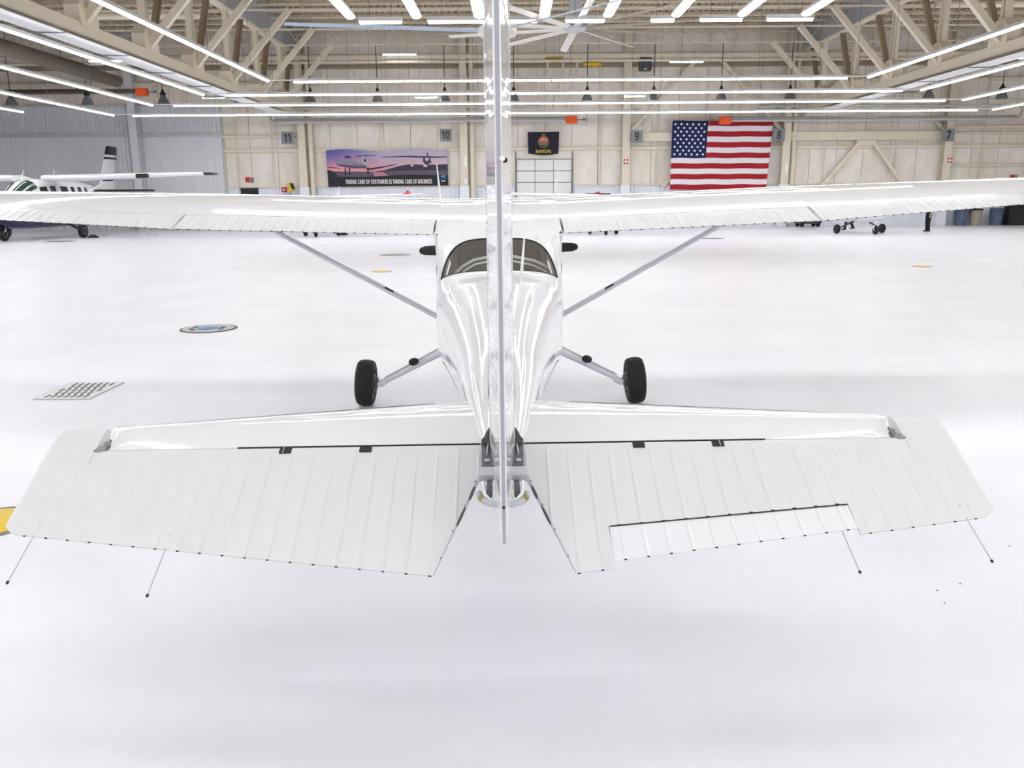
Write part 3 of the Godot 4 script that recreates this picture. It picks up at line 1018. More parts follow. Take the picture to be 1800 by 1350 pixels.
	# cross tubes under the joists
	for a in [[TL + 0.3, TR - 0.3, 10.05, -36.2, "across the middle bay at the very top"], [X0 + 0.3, TL - 0.3, 9.75, -38.8, "across the left bay behind the truss"], [TR + 0.3, X1 - 0.3, 9.75, -37.6, "across the right bay behind the truss"], [X0 + 0.3, X1 - 0.3, 9.86, -50.6, "along the top of the back wall, upper of two"], [X0 + 0.3, X1 - 0.3, 9.5, -50.2, "along the top of the back wall, lower and thinner of two"]]:
		var st := S()
		tube(st, [Vector3(a[0], a[2], a[3]), Vector3(a[1], a[2], a[3])], 0.15 if a[2] > 9.6 else 0.07, 12)
		var o := obj("cross_tube", st, M.cream_steel)
		tag(o, "cream steel tube %s" % a[4], "tube", "cross tubes under the roof")

# ------------------------------------------------------------------ things overhead
func overhead() -> void:
	# bell pendants along the back wall
	var px := [-28.7, -24.34, -20.0, -15.67, -11.57, -7.74, -3.9, 0.03, 4.22, 8.02, 11.85, 15.78, 19.53, 23.68, 27.84]
	var p0: Node3D = null
	for k in px.size():
		var label := "dark bell pendant lamp on a long stem by the back wall, %s from the left" % nth(k)
		if p0 == null:
			p0 = thing("bell_pendant", label, "pendant lamp", Vector3(px[k], 7.2, -49.5), 0, "bell pendants along the back wall")
			var st := S()
			lathe(st, [Vector2(0.34, 0.0), Vector2(0.33, 0.02), Vector2(0.20, 0.34), Vector2(0.11, 0.48), Vector2(0.09, 0.52)], Vector3.ZERO, Basis(), 18)
			obj("shade", st, M.mid_grey, p0)
			st = S()
			lathe(st, [Vector2(0.09, 0.44), Vector2(0.17, 0.52), Vector2(0.18, 0.56), Vector2(0.09, 0.66), Vector2(0.05, 0.80)], Vector3.ZERO, Basis(), 14)
			obj("ballast", st, M.black, p0)
			st = S()
			tube(st, [Vector3(0, 0.78, 0), Vector3(0, 3.1, 0)], 0.025, 6)
			obj("stem", st, M.dark_grey, p0)
		else:
			var c: Node3D = p0.duplicate()
			c.name = numbered("bell_pendant")
			add_child(c)
			c.position.x = px[k]
			c.set_meta("label", label)
	# radiant tube heaters with orange burner boxes
	var hs := [[-14.1, 3.1, 6.33, 1, -51.1, false, "left of the orange box above the navy flag"], [29.7, 12.9, 6.24, -1, -51.1, false, "right of the orange box above the striped flag"], [-31.0, -22.2, 8.05, 1, -51.1, true, "high on the left with a dark tube"]]
	for h in hs:
		var t := thing("tube_heater", "long radiant tube heater %s" % h[6], "heater", Vector3(0, h[2], h[4]), 0, "radiant tube heaters")
		var st := S()
		tube(st, [Vector3(h[0], 0, 0), Vector3(h[1], 0, 0)], 0.09, 10)
		if not h[5]:
			tube(st, [Vector3(h[0], 0, 0), Vector3(h[0] - h[3] * 0.25, 0.1, 0), Vector3(h[0] - h[3] * 0.35, 0.5, 0), Vector3(h[0] - h[3] * 0.2, 0.75, 0), Vector3(h[1] - h[3] * 1.5, 0.8, 0)], 0.07, 8)
		obj("tube", st, M.duct_brown if h[5] else M.pipe_grey, t)
		st = S()
		var xa := minf(h[0], h[1])
		var xb := maxf(h[0], h[1])
		for e in [-1, 1]:
			box(st, Vector3((xa + xb) / 2, 0.13, e * 0.13), Vector3(xb - xa, 0.02, 0.2), Basis(Vector3.RIGHT, e * 0.6))
		obj("reflector", st, M.duct_brown if h[5] else M.light_grey, t)
		st = S()
		cbox(st, Vector3(h[1] + h[3] * 0.35, 0.0, 0.0), Vector3(0.66, 0.42, 0.4), 0.03)
		obj("burner_box", st, M.orange, t)
		st = S()
		tube(st, [Vector3(h[1] + h[3] * 0.7, 0.0, 0), Vector3(h[1] + h[3] * 1.25, 0.0, 0)], 0.03, 6)
		bar(st, Vector3(h[1] + h[3] * 1.25, -0.32, 0), Vector3(h[1] + h[3] * 1.25, 0.36, 0), 0.03, 0.03)
		ball(st, Vector3(h[1] + h[3] * 1.1, 0.02, 0.02), 0.08, 8)
		obj("gas_fitting", st, M.mid_grey, t)
		st = S()
		for k in 5:
			var xx := lerpf(xa, xb, (k + 0.5) / 5.0)
			bar(st, Vector3(xx, 0.1, 0), Vector3(xx, 10.3 - h[2], 0), 0.012, 0.012)
		obj("hanger", st, M.mid_grey, t)
	# big slow ceiling fan in the middle of the hangar
	var fan := thing("ceiling_fan", "large white ceiling fan with ten long blades at the top centre", "fan", Vector3(1.7, 6.35, -24.0))
	var st := S()
	for k in 10:
		var w := deg_to_rad(16.0 - 36.0 * k)
		var d := Vector3(cos(w), 0, sin(w))
		st = S()
		var r := Vector3(-d.z, 0, d.x)
		var ra := []
		for q in [[0.28, 0.16], [0.9, 0.17], [3.45, 0.17], [3.66, 0.12]]:
			var ring := PackedVector3Array()
			for v in [Vector2(-1, 0.02), Vector2(-0.4, 0.055), Vector2(0.4, 0.03), Vector2(1, -0.03), Vector2(0.4, 0.0), Vector2(-0.4, 0.02)]:
				ring.append(d * q[0] + r * v.x * q[1] * 0.6 + Vector3.UP * v.y)
			ra.append(ring)
		loft(st, ra, true, true, -1)
		obj("blade", st, M.fan_white, fan)
	st = S()
	lathe(st, [Vector2(0.1, -0.1), Vector2(0.26, -0.06), Vector2(0.34, 0.0), Vector2(0.34, 0.06), Vector2(0.18, 0.12), Vector2(0.16, 0.22)], Vector3.ZERO, Basis(), 20)
	obj("hub", st, M.light_grey, fan)
	st = S()
	cbox(st, Vector3(0, 0.48, 0), Vector3(0.34, 0.5, 0.34), 0.04)
	obj("motor", st, M.light_grey, fan)
	st = S()
	box(st, Vector3(0, 2.3, 0), Vector3(0.14, 3.3, 0.14))
	for e in [-1, 1]:
		bar(st, Vector3(e * 0.25, 0.7, 0), Vector3(e * 0.25, 3.9, 0), 0.03, 0.03)
	obj("drop_post", st, M.light_grey, fan)
	# second, nearer and lower fan whose hub is hidden by the fin
	var f2 := thing("ceiling_fan", "nearer ceiling fan with slender pale blue blades, its hub behind the tail fin", "fan", Vector3(-0.25, 4.47, -14.0))
	for tip in [Vector3(-3.16, -0.03, 0.8), Vector3(2.75, -0.03, 3.45)]:
		st = S()
		var d: Vector3 = tip.normalized()
		var r := Vector3(-d.z, 0, d.x)
		var ra := []
		for q in [[0.25, 0.07], [0.8, 0.07], [tip.length() - 0.2, 0.045], [tip.length(), 0.03]]:
			var ring := PackedVector3Array()
			for v in [Vector2(-1, 0.012), Vector2(-0.4, 0.024), Vector2(0.4, 0.012), Vector2(1, -0.016), Vector2(0.4, -0.006), Vector2(-0.4, 0.008)]:
				ring.append(d * q[0] + r * v.x * q[1] + Vector3.UP * v.y)
			ra.append(ring)
		loft(st, ra, true, true, -1)
		obj("blade", st, M.fan_blue, f2)
	st = S()
	lathe(st, [Vector2(0.12, -0.12), Vector2(0.3, -0.07), Vector2(0.32, 0.02), Vector2(0.26, 0.07), Vector2(0.1, 0.1)], Vector3.ZERO, Basis(), 20)
	obj("hub", st, M.fan_white, f2)
	st = S()
	tube(st, [Vector3(0, 0.08, 0), Vector3(0, 5.8, 0)], 0.05, 10)
	obj("downrod", st, M.light_grey, f2)
	# dark unit heater box, duct, valves
	var ub := thing("unit_heater", "dark grey box unit hung under the roof right of centre", "heater", Vector3(7.68, 9.35, -50.8))
	st = S()
	cbox(st, Vector3.ZERO, Vector3(0.72, 0.72, 0.5), 0.04)
	obj("case", st, M.dark_grey, ub)
	st = S()
	box(st, Vector3(-0.02, -0.28, 0.26), Vector3(0.18, 0.05, 0.02))
	obj("name_plate", st, M.trim_white, ub)
	st = S()
	for e in [-0.3, 0.3]:
		bar(st, Vector3(e, 0.345, 0), Vector3(e, 0.345, 0.1), 0.02, 0.02)
		bar(st, Vector3(e, 0.2, 0.26), Vector3(e, 0.33, 0.26), 0.03, 0.03)
	obj("hanger", st, M.mid_grey, ub)
	var du := thing("duct", "dark brown round duct high in the left bay", "duct", Vector3(0, 0, 0))
	st = S()
	tube(st, [Vector3(-22.6, 8.5, -49.6), Vector3(-22.6, 8.5, -30.0), Vector3(-22.9, 9.4, -28.5), Vector3(-22.9, 10.2, -28.2)], 0.36, 14)
	obj("pipe", st, M.duct_brown, du)
	st = S()
	for k in 5:
		bar(st, Vector3(-22.6, 8.8, -48.4 + k * 4.65), Vector3(-22.6, 10.3, -48.4 + k * 4.65), 0.03, 0.03)
	obj("hanger", st, M.mid_grey, du)
	for v in [[-15.0, 9.61, "at the left, beside the truss"], [2.35, 9.61, "above the navy flag"], [4.55, 9.32, "right of the navy flag, near the roof"]]:
		var va := thing("valve", "yellow pipe valve on the high tube %s" % v[2], "valve", Vector3(v[0], v[1], -50.5 if v[1] > 9.5 else -50.2), 0, "yellow valves on high pipes")
		st = S()
		tube(st, [Vector3(-0.5, 0, 0.0), Vector3(0.5, 0, 0.0)], 0.1, 8)
		obj("body", st, M.valve_yellow, va)
		st = S()
		bar(st, Vector3(-0.1, -0.05, 0.05), Vector3(0.35, -0.22, 0.08), 0.06, 0.06)
		obj("handle", st, M.valve_yellow, va)
	for v in [2.0, 2.9, 3.7]:
		var dp := obj("drop_pipe", S_drop(v), M.cream_steel)
		tag(dp, "bent cream drop pipe under the roof, %s of three over the navy flag" % {2.0: "left", 2.9: "middle", 3.7: "right"}[v], "pipe", "bent drop pipes")

func S_drop(x: float) -> SurfaceTool:
	var st := S()
	tube(st, [Vector3(x, 9.4, -50.2), Vector3(x - 0.1, 8.6, -50.2), Vector3(x - 0.5, 7.6, -50.2), Vector3(x - 0.6, 6.9, -50.2)], 0.07, 8)
	return st

# ------------------------------------------------------------------ floor fittings
func floor_fittings() -> void:
	var cv := thing("floor_cover", "round metal floor cover with blue and teal markings left of the aircraft", "floor cover", Vector3(-4.58, 0, -12.22))
	var st := S()
	lathe(st, [Vector2(0.415, 0.0), Vector2(0.41, 0.008), Vector2(0.375, 0.01), Vector2(0.37, 0.0)], Vector3.ZERO, Basis(), 40)
	obj("rim", st, M.dark_grey, cv)
	st = S()
	lathe(st, [Vector2(0.372, 0.0), Vector2(0.37, 0.012), Vector2(0.0, 0.012)], Vector3.ZERO, Basis(), 40, -1)
	obj("lid", st, M.plate_metal, cv)
	for e in [[0.03, 0.03, 0.12, 0.10, "cobalt"], [-0.12, -0.05, 0.09, 0.10, "teal"], [0.06, -0.12, 0.10, 0.07, "teal"], [-0.02, 0.13, 0.09, 0.06, "cobalt"]]:
		st = S()
		lathe(st, [Vector2(1, 0), Vector2(1, 1), Vector2(0, 1)], Vector3(e[0], 0.012, e[1]), Basis.from_scale(Vector3(e[2], 0.003, e[3])), 20, -1)
		obj("marking", st, M[e[4]], cv)
	for e in [[-0.24, 0.06], [-0.22, -0.08], [0.2, -0.06], [0.22, 0.1], [-0.16, 0.2]]:
		st = S()
		cbox(st, Vector3(e[0], 0.015, e[1]), Vector3(0.07, 0.008, 0.08), 0.003)
		obj("bolt", st, M.dark_grey, cv)
	for d in [[-3.5, -21.85, "left of the fuselage beneath the strut"], [11.03, -22.45, "on the open floor at the right"], [-3.16, -4.66, "under the left tail tip, nearest of all"]]:
		var y := thing("floor_pit_lid", "yellow floor pit lid in a grey ring %s" % d[2], "floor cover", Vector3(d[0], 0, d[1]), 0, "yellow floor pit lids")
		st = S()
		lathe(st, [Vector2(0.265, 0.0), Vector2(0.26, 0.006), Vector2(0.222, 0.007), Vector2(0.22, 0.0)], Vector3.ZERO, Basis(), 40)
		obj("ring", st, M.ring_metal, y)
		st = S()
		lathe(st, [Vector2(0.221, 0.0), Vector2(0.22, 0.010), Vector2(0.0, 0.012)], Vector3.ZERO, Basis(), 40)
		obj("lid", st, M.yellow, y)
	var gt := thing("floor_grate", "square white floor grate with rows of black slots at the left", "grate", Vector3(-4.42, 0, -8.16))
	st = S()
	cbox(st, Vector3(0, 0.004, 0), Vector3(0.54, 0.012, 0.72), 0.004)
	obj("plate", st, M.door_white, gt)
	st = S()
	for e in [-1, 1]:
		box(st, Vector3(e * 0.275, 0.004, 0), Vector3(0.006, 0.01, 0.74))
		box(st, Vector3(0, 0.004, e * 0.368), Vector3(0.556, 0.01, 0.006))
	obj("frame", st, M.light_grey, gt)
	for r in 5:
		for c in (7 if r % 2 == 0 else 6):
			st = S()
			cbox(st, Vector3(-0.19 + c * 0.064 + (0.0 if r % 2 == 0 else 0.032), 0.0095, -0.26 + r * 0.13), Vector3(0.026, 0.004, 0.115), 0.001)
			obj("slot", st, M.black, gt)
	for d in [[-4.04, -28.33, 0.5, "on the floor beyond the left wing strut"], [8.94, -38.15, 0.62, "on the floor right of the right wing strut"], [-21.2, -39.0, 0.6, "on the floor in front of the blue-bellied aircraft"]]:
		var o := thing("drain_lid", "flat dark grey drain lid %s" % d[3], "floor cover", Vector3(d[0], 0, d[1]), 0, "grey drain lids")
		st = S()
		lathe(st, [Vector2(d[2], 0.0), Vector2(d[2] - 0.01, 0.006), Vector2(0.0, 0.007)], Vector3.ZERO, Basis(), 28, -1)
		obj("lid", st, M.ring_metal, o)
		st = S()
		lathe(st, [Vector2(d[2] + 0.04, 0.0), Vector2(d[2] + 0.04, 0.004), Vector2(d[2] + 0.005, 0.004), Vector2(d[2], 0.0)], Vector3.ZERO, Basis(), 28, -1)
		obj("ring", st, M.mid_grey, o)
	var specks := [Vector3(2.07, 0.002, -3.73), Vector3(2.04, 0.002, -3.6), Vector3(2.22, 0.002, -3.8), Vector3(2.73, 0.002, -4.25)]
	for k in 4:
		st = S()
		cbox(st, specks[k], Vector3(0.008, 0.004, 0.006), 0.001, Basis(Vector3.UP, k * 0.7))
		var o := obj("floor_chip", st, M.dark_grey)
		tag(o, "tiny dark chip on the floor by the right tail tip, %s" % ["left one of three", "nearest of all", "right one of three", "farthest right"][k], "chip", "chips on the floor")

# ------------------------------------------------------------------ the parked high-wing aircraft
# Body axes of the aircraft: x = s to the right, y up, z aft; main wheels at z = 0.
const FT := [  # z, half width, top, bottom, squareness
	[-2.25, 0.20, 1.46, 1.12, 2.2], [-2.0, 0.38, 1.53, 0.88, 2.4], [-1.3, 0.50, 1.56, 0.62, 2.8], [-0.9, 0.55, 1.66, 0.54, 3.2],
	[-0.3, 0.565, 1.73, 0.50, 3.4], [0.2, 0.555, 1.72, 0.50, 3.5], [0.6, 0.53, 1.66, 0.50, 3.6], [0.85, 0.512, 1.575, 0.505, 3.6],
	[1.3, 0.480, 1.36, 0.52, 3.3], [1.6, 0.442, 1.32, 0.55, 3.0], [2.0, 0.388, 1.28, 0.585, 2.7], [3.0, 0.256, 1.185, 0.70, 2.5],
	[3.7, 0.186, 1.12, 0.80, 2.4], [4.3, 0.112, 1.06, 0.90, 2.3], [4.52, 0.082, 1.035, 0.92, 2.2]]

func fus_par(z: float) -> Array:
	var i := 0
	while i < FT.size() - 2 and z > FT[i + 1][0]:
		i += 1
	var a = FT[i]
	var b = FT[i + 1]
	var p = FT[maxi(i - 1, 0)]
	var q = FT[mini(i + 2, FT.size() - 1)]
	var w := clampf((z - a[0]) / (b[0] - a[0]), 0, 1)
	var out := []
	for k in range(1, 5):
		var h: float = b[0] - a[0]
		var ma: float = (b[k] - p[k]) / maxf(b[0] - p[0], 0.01) * h
		var mb: float = (q[k] - a[k]) / maxf(q[0] - a[0], 0.01) * h
		var w2 := w * w
		var w3 := w2 * w
		out.append((2 * w3 - 3 * w2 + 1) * a[k] + (w3 - 2 * w2 + w) * ma + (3 * w2 - 2 * w3) * b[k] + (w3 - w2) * mb)
	return out

func fus(z: float, ph: float, grow := 1.0) -> Vector3:
	var p := fus_par(z)
	var yc: float = (p[1] + p[2]) * 0.5
	var b: float = (p[1] - p[2]) * 0.5 * grow
	var e: float = 2.0 / p[3]
	var sx := sin(ph)
	var cx := cos(ph)
	return Vector3(p[0] * grow * signf(sx) * pow(absf(sx), e), yc + b * signf(cx) * pow(absf(cx), e), z)

const PHC := 1.02
func zt(ph: float) -> float:
	var w := minf(absf(ph) / PHC, 1.0)
	return 0.85 + 0.29 * pow(w, 2.6)
func zb(ph: float) -> float:
	var w := minf(absf(ph) / PHC, 1.0)
	return 1.30 - 0.16 * pow(w, 2.0)

func fus_rows(phis: Array, za: Callable, zb_: Callable, n: int, grow := 1.0, ease := 1.0) -> Array:
	var rows := []
	for i in n + 1:
		var row := PackedVector3Array()
		for ph in phis:
			var w := pow(float(i) / n, ease)
			row.append(fus(lerpf(za.call(ph), zb_.call(ph), w), ph, grow))
		rows.append(row)
	return rows

func air_up(x: float) -> float:
	return thick13(x) + camber(x)
func air_lo(x: float) -> float:
	return camber(x) - thick13(x)
func thick13(x: float) -> float:
	return 0.65 * (0.2969 * sqrt(x) - 0.126 * x - 0.3516 * x * x + 0.2843 * x * x * x - 0.1036 * x * x * x * x)
func camber(x: float) -> float:
	return 0.02 / 0.16 * (0.8 * x - x * x) if x < 0.4 else 0.02 / 0.36 * (0.2 + 0.8 * x - x * x)

const INC := 0.122
func wing_at(s: float, x: float, yv: float) -> Vector3:
	var e := maxf(absf(s), 0.5)
	var c := 1.63
	if e > 2.62:
		c = lerpf(1.63, 1.10, (e - 2.62) / 2.88)
	var tip := 1.0
	if e > 5.3:
		tip = sqrt(maxf(0.0, 1.0 - pow((e - 5.3) / 0.21, 2.0)))
	var le := 1.609 + 0.0338 * (e - 0.513) + 1.63 * sin(INC)
	yv *= tip
	return Vector3(s, le - x * c * sin(INC) + yv * c * cos(INC), -0.83 + x * c * cos(INC) + yv * c * sin(INC))

func bead_stations(s0: float, s1: float, first: float, pitch: float, w: float) -> Array:  # [s, bead height 0..1]
	var out := [[s0, 0.0]]
	var s := first
	while s < s1 - w:
		if s > s0 + w * 2.2 and s < s1 - w * 2.2:
			for q in [[-2.0, 0.0], [-1.0, 0.02], [-0.5, 0.72], [0.0, 1.0], [0.5, 0.72], [1.0, 0.02], [2.0, 0.0]]:
				out.append([s + q[0] * w, q[1]])
			var nx := minf(s + pitch, s1)
			out.append([(s + nx) * 0.5, 0.0])
		s += pitch
	out.append([s1, 0.0])
	return out

func mirror(pts, m: float) -> PackedVector3Array:
	var out := PackedVector3Array()
	for p in pts:
		out.append(Vector3(p.x * m, p.y, p.z))
	return out

func mgrid(st: SurfaceTool, rows: Array, m: float, flip: bool, sg := 0) -> void:
	var r2 := []
	for r in rows:
		r2.append(mirror(r, m))
	grid(st, r2, flip != (m < 0), sg)

var plane: Node3D
func part(called: String, st, material: Material, parent: Node = null) -> MeshInstance3D:
	return obj(called, st, material, parent if parent else plane)

func airplane() -> void:
	plane = thing("light_airplane", "white high-wing single-engine airplane seen from behind its tail, filling the foreground", "airplane")
	plane.transform = Transform3D(Basis(Vector3.UP, deg_to_rad(1.1)) * Basis(Vector3.BACK, deg_to_rad(0.345)), Vector3(-0.129, 0, -7.536))
	fuselage()
	wings()
	tailplane()
	fin_and_rudder()
	gear()

func fuselage() -> void:
	var phis := []
	for k in 65:
		phis.append(lerpf(-PI, PI, k / 64.0))
	for e in [-PHC, PHC]:
		phis.append(e)
	phis.sort()
	var st := S()
	grid(st, fus_rows(phis, func(_p): return -2.25, zt, 40), true, 1)
	grid(st, fus_rows(phis, zb, func(_p): return 4.52, 40), true, 1)
	part("fuselage_skin", st, M.white_paint)
	var wp := []
	for k in 33:
		wp.append(lerpf(-PHC, PHC, k / 32.0))
	st = S()
	grid(st, fus_rows(wp, zt, zb, 8, 0.997), true, 1)
	var win := part("rear_window", st, M.cabin_glass)
	# dark seal round the pane
	st = S()
	var a := []
	var b := []
	for ph in wp:
		a.append(fus(zt(ph), ph, 1.002))
		b.append(fus(zb(ph), ph, 1.002))
	tube(st, a, 0.006, 6)
	tube(st, b, 0.005, 6)
	part("window_seal", st, M.black, win)
	# cabin inside
	st = S()
	grid(st, fus_rows(phis, func(_p): return -1.0, func(ph): return zt(ph) - 0.03, 16, 0.94), false, 1)
	part("cabin_lining", st, M.headliner)
	st = S()
	box(st, Vector3(0, 1.1, -0.95), Vector3(0.86, 0.9, 0.02))
	box(st, Vector3(0, 0.80, 0.0), Vector3(0.92, 0.02, 1.8))
	part("cabin_floor", st, M.cabin_dark)
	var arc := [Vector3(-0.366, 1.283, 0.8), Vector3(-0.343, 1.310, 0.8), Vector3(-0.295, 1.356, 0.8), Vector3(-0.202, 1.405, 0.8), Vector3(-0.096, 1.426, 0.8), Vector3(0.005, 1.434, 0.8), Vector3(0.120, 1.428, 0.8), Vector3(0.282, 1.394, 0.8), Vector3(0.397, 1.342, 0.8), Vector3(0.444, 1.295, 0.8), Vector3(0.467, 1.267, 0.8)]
	st = S()
	var lo := PackedVector3Array()
	var lo2 := PackedVector3Array()
	for p in arc:
		lo.append(p)
		lo2.append(Vector3(p.x, 0.82, p.z - 0.02))
	grid(st, [lo, lo2], false, 0)
	var seat := part("seat_back", st, M.cabin_dark)
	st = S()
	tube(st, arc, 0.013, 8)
	part("arc_reflection", st, M.trim_white, seat)  # white arcs stand for lamp rows reflected in the window
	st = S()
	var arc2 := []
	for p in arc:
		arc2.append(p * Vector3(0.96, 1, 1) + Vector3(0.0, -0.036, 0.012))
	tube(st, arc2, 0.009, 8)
	part("arc_reflection", st, M.trim_white, seat)
	for m in [-1.0, 1.0]:
		st = S()
		var pts := []
		for k in 9:
			var zz := lerpf(1.02, 1.19, k / 8.0)
			pts.append(fus(zz, m * lerpf(0.72, 0.93, k / 8.0), 0.965))
		tube(st, pts, 0.008, 6)
		part("window_post", st, M.trim_white)
		# side windows and door seams, seen at a grazing angle
		for w in [[0.20, 0.72], [-0.75, 0.10]]:
			var pp := []
			for k in 9:
				pp.append(m * lerpf(1.02, 1.42, k / 8.0))
			st = S()
			grid(st, fus_rows(pp, func(_p): return w[0], func(_p): return w[1], 6, 1.006), m > 0, 1)
			part("side_window", st, M.smoke_glass)
		# wing root fairing between the cabin side and the flap
		st = S()
		var rows := []
		for k in 7:
			var z := lerpf(-0.7, 0.86, k / 6.0)
			var row := PackedVector3Array()
			for j in 5:
				var w := j / 4.0
				var p := fus(z, m * lerpf(0.62, 1.08, w), 1.003)
				var xq := clampf((z + 0.83) / 1.62, 0.0, 1.0)
				var q := wing_at(m * 0.52, xq, air_lo(xq) * 0.9)
				row.append(p.lerp(Vector3(q.x, q.y, z), pow(1.0 - w, 2.0)))
			rows.append(row)
		grid(st, rows, m > 0, 1)
		part("root_fairing", st, M.white_paint)
		st = S()
		rows = []
		for k in 9:
			var w := k / 8.0
			var q := wing_at(m * lerpf(0.517, 0.30, w), 1.0, -0.001)
			var f := fus(lerpf(1.06, zt(0.72), w), m * lerpf(1.16, 0.72, w), 1.004)
			var g := fus(0.72, m * lerpf(1.16, 0.72, w), 1.0)
			var row := PackedVector3Array()
			for j in 6:
				var e := j / 5.0
				row.append(q.lerp(f, e) + Vector3(0, -0.012 * sin(PI * e), 0))
			rows.append(row)
		grid(st, rows, m < 0, 1)
		part("root_fairing", st, M.white_paint)
		# rivet lines and drain marks low on the tail cone
		st = S()
		for k in 46:
			var z := lerpf(1.35, 3.65, k / 45.0)
			cbox(st, fus(z, m * 2.05, 1.001), Vector3(0.006, 0.006, 0.006), 0.002)
			cbox(st, fus(z + 0.02, m * 2.25, 1.001), Vector3(0.005, 0.005, 0.006), 0.002)
		var rv := part("rivets", st, M.bay_grey)
		rv.set_meta("kind", "stuff")
	# nose, spinner and propeller
	st = S()
	lathe(st, [Vector2(0.17, 0.0), Vector2(0.165, 0.10), Vector2(0.12, 0.22), Vector2(0.05, 0.31), Vector2(0.0, 0.33)], Vector3(0, 1.295, -2.28), Basis(Vector3.RIGHT, -PI / 2), 24)
	var spin := part("spinner", st, M.alloy)
	spin.name = "spinner"
	var pr := Node3D.new()
	pr.name = "propeller"
	plane.add_child(pr, true)
	pr.position = Vector3(0, 1.297, -2.40)
	pr.rotation.z = 0.011
	for m in [-1.0, 1.0]:
		st = S()
		var rings := []
		for q in [[0.14, 0.05, 0.03, 0.9], [0.3, 0.065, 0.02, 0.65], [0.55, 0.07, 0.014, 0.45], [0.75, 0.062, 0.010, 0.35], [0.88, 0.054, 0.008, 0.3], [0.93, 0.036, 0.006, 0.28], [0.945, 0.012, 0.004, 0.28]]:
			var ring := PackedVector3Array()
			for k in 10:
				var w := TAU * k / 10.0
				var u := Vector2(cos(w) * q[1], sin(w) * q[2]).rotated(m * q[3])
				ring.append(Vector3(m * q[0], u.x, u.y))
			rings.append(ring)
		loft(st, rings, true, true, 0)
		part("blade", st, M.black, pr)
	# aerials
	for d in [[Vector3(-0.505, 1.80, 0.0), Vector3(-0.535, 2.19, 0.02)], [Vector3(0.505, 1.80, 0.0), Vector3(0.535, 2.17, 0.02)], [Vector3(0.150, 1.30, 1.70), Vector3(0.182, 1.67, 1.74)]]:
		st = S()
		tube(st, [d[0], d[0].lerp(d[1], 0.1), d[0].lerp(d[1], 0.5), d[1]], [0.022, 0.013, 0.009, 0.004], 8)
		part("aerial", st, M.trim_white)

func wings() -> void:
	var xu := []
	for k in 15:
		xu.append(0.783 * (1.0 - cos(PI * 0.5 * (1.0 - k / 14.0))))
	# centre section over the cabin
	var st := S()
	var rows := []
	for k in 25:
		var s := lerpf(-0.515, 0.515, k / 24.0)
		var row := PackedVector3Array()
		var xm := lerpf(0.82, 1.0, smoothstep(0.40, 0.50, absf(s)))
		for x in [xm, lerpf(xm, 0.783, 0.4), lerpf(xm, 0.783, 0.8)]:
			row.append(wing_at(s, x, air_up(x)))
		for x in xu:
			row.append(wing_at(s, x, air_up(x)))
		for k2 in range(13, -1, -1):
			row.append(wing_at(s, xu[k2], air_lo(xu[k2])))
		row.append(wing_at(s, xm, air_lo(xm)))
		rows.append(row)
	grid(st, rows, false, 1)
	part("wing_centre_section", st, M.white_paint)
	# fairing from the trailing edge to the top of the rear window
	st = S()
	rows = []
	for k in 25:
		var ph := lerpf(-0.98, 0.98, k / 24.0)
		var tgt := fus(zt(ph), ph, 1.004)
		var s := lerpf(-0.49, 0.49, k / 24.0)
		var xm := lerpf(0.80, 0.99, smoothstep(0.40, 0.49, absf(s)))
		var top := wing_at(s, xm, air_up(xm) + 0.0015)
		var tan0 := (top - wing_at(s, xm - 0.05, air_up(xm - 0.05))).normalized() * top.distance_to(tgt)
		var row := PackedVector3Array()
		for j in 9:
			var w := j / 8.0
			row.append(top * (1.0 - w * w) + tgt * w * w + tan0 * w * (1.0 - w))
		rows.append(row)
	grid(st, rows, false, 1)
	part("roof_fairing", st, M.white_paint)

	for m in [-1.0, 1.0]:
		st = S()
		rows = []
		for s in [0.515, 0.9, 1.4, 1.9, 2.3, 2.615, 2.63, 3.2, 3.8, 4.4, 4.9, 5.28, 5.4, 5.46, 5.495, 5.51]:
			var row := PackedVector3Array()
			for x in xu:
				row.append(wing_at(s, x, air_up(x)))
			for k2 in range(13, -1, -1):
				row.append(wing_at(s, xu[k2], air_lo(xu[k2])))
			rows.append(row)
		mgrid(st, rows, m, false, 1)
		var back := []
		for r in rows:
			back.append(PackedVector3Array([r[r.size() - 1], r[0]]))
		mgrid(st, back, m, false, 3)
		var wg := part("wing", st, M.white_paint)
		# tip portion behind the aileron end
		st = S()
		rows = []
		for s in [5.2, 5.3, 5.4, 5.46, 5.495, 5.51]:
			var row := PackedVector3Array()
			for x in [1.0, 0.93, 0.86, 0.80, 0.77]:
				row.append(wing_at(s, x, air_up(x)))
			for x in [0.77, 0.86, 1.0]:
				row.append(wing_at(s, x, air_lo(x)))
			rows.append(row)
		mgrid(st, rows, m, false, 1)
		part("wing_tip", st, M.white_paint, wg)
		wing_surface("flap", m, 0.532, 2.605, 0.574)
		wing_surface("aileron", m, 2.632, 5.185, 2.67)
		# strut
		st = S()
		tube(st, [Vector3(m * 0.52, 0.735, -0.4), Vector3(m * 0.60, 0.777, -0.4), Vector3(m * 1.4, 1.222, -0.4), Vector3(m * 2.36, 1.755, -0.4)], [0.03, 0.025, 0.025, 0.024], 14, true, Vector2(2.5, 1.0))
		var sr := part("wing_strut", st, M.strut_grey)
		st = S()
		var sl := Vector3(m * 1.05, 1.053, -0.345)
		bar(st, sl - Vector3(m * 0.04, 0.0222, 0), sl + Vector3(m * 0.04, 0.0222, 0), 0.012, 0.014)
		part("tie_down_slot", st, M.black, sr)

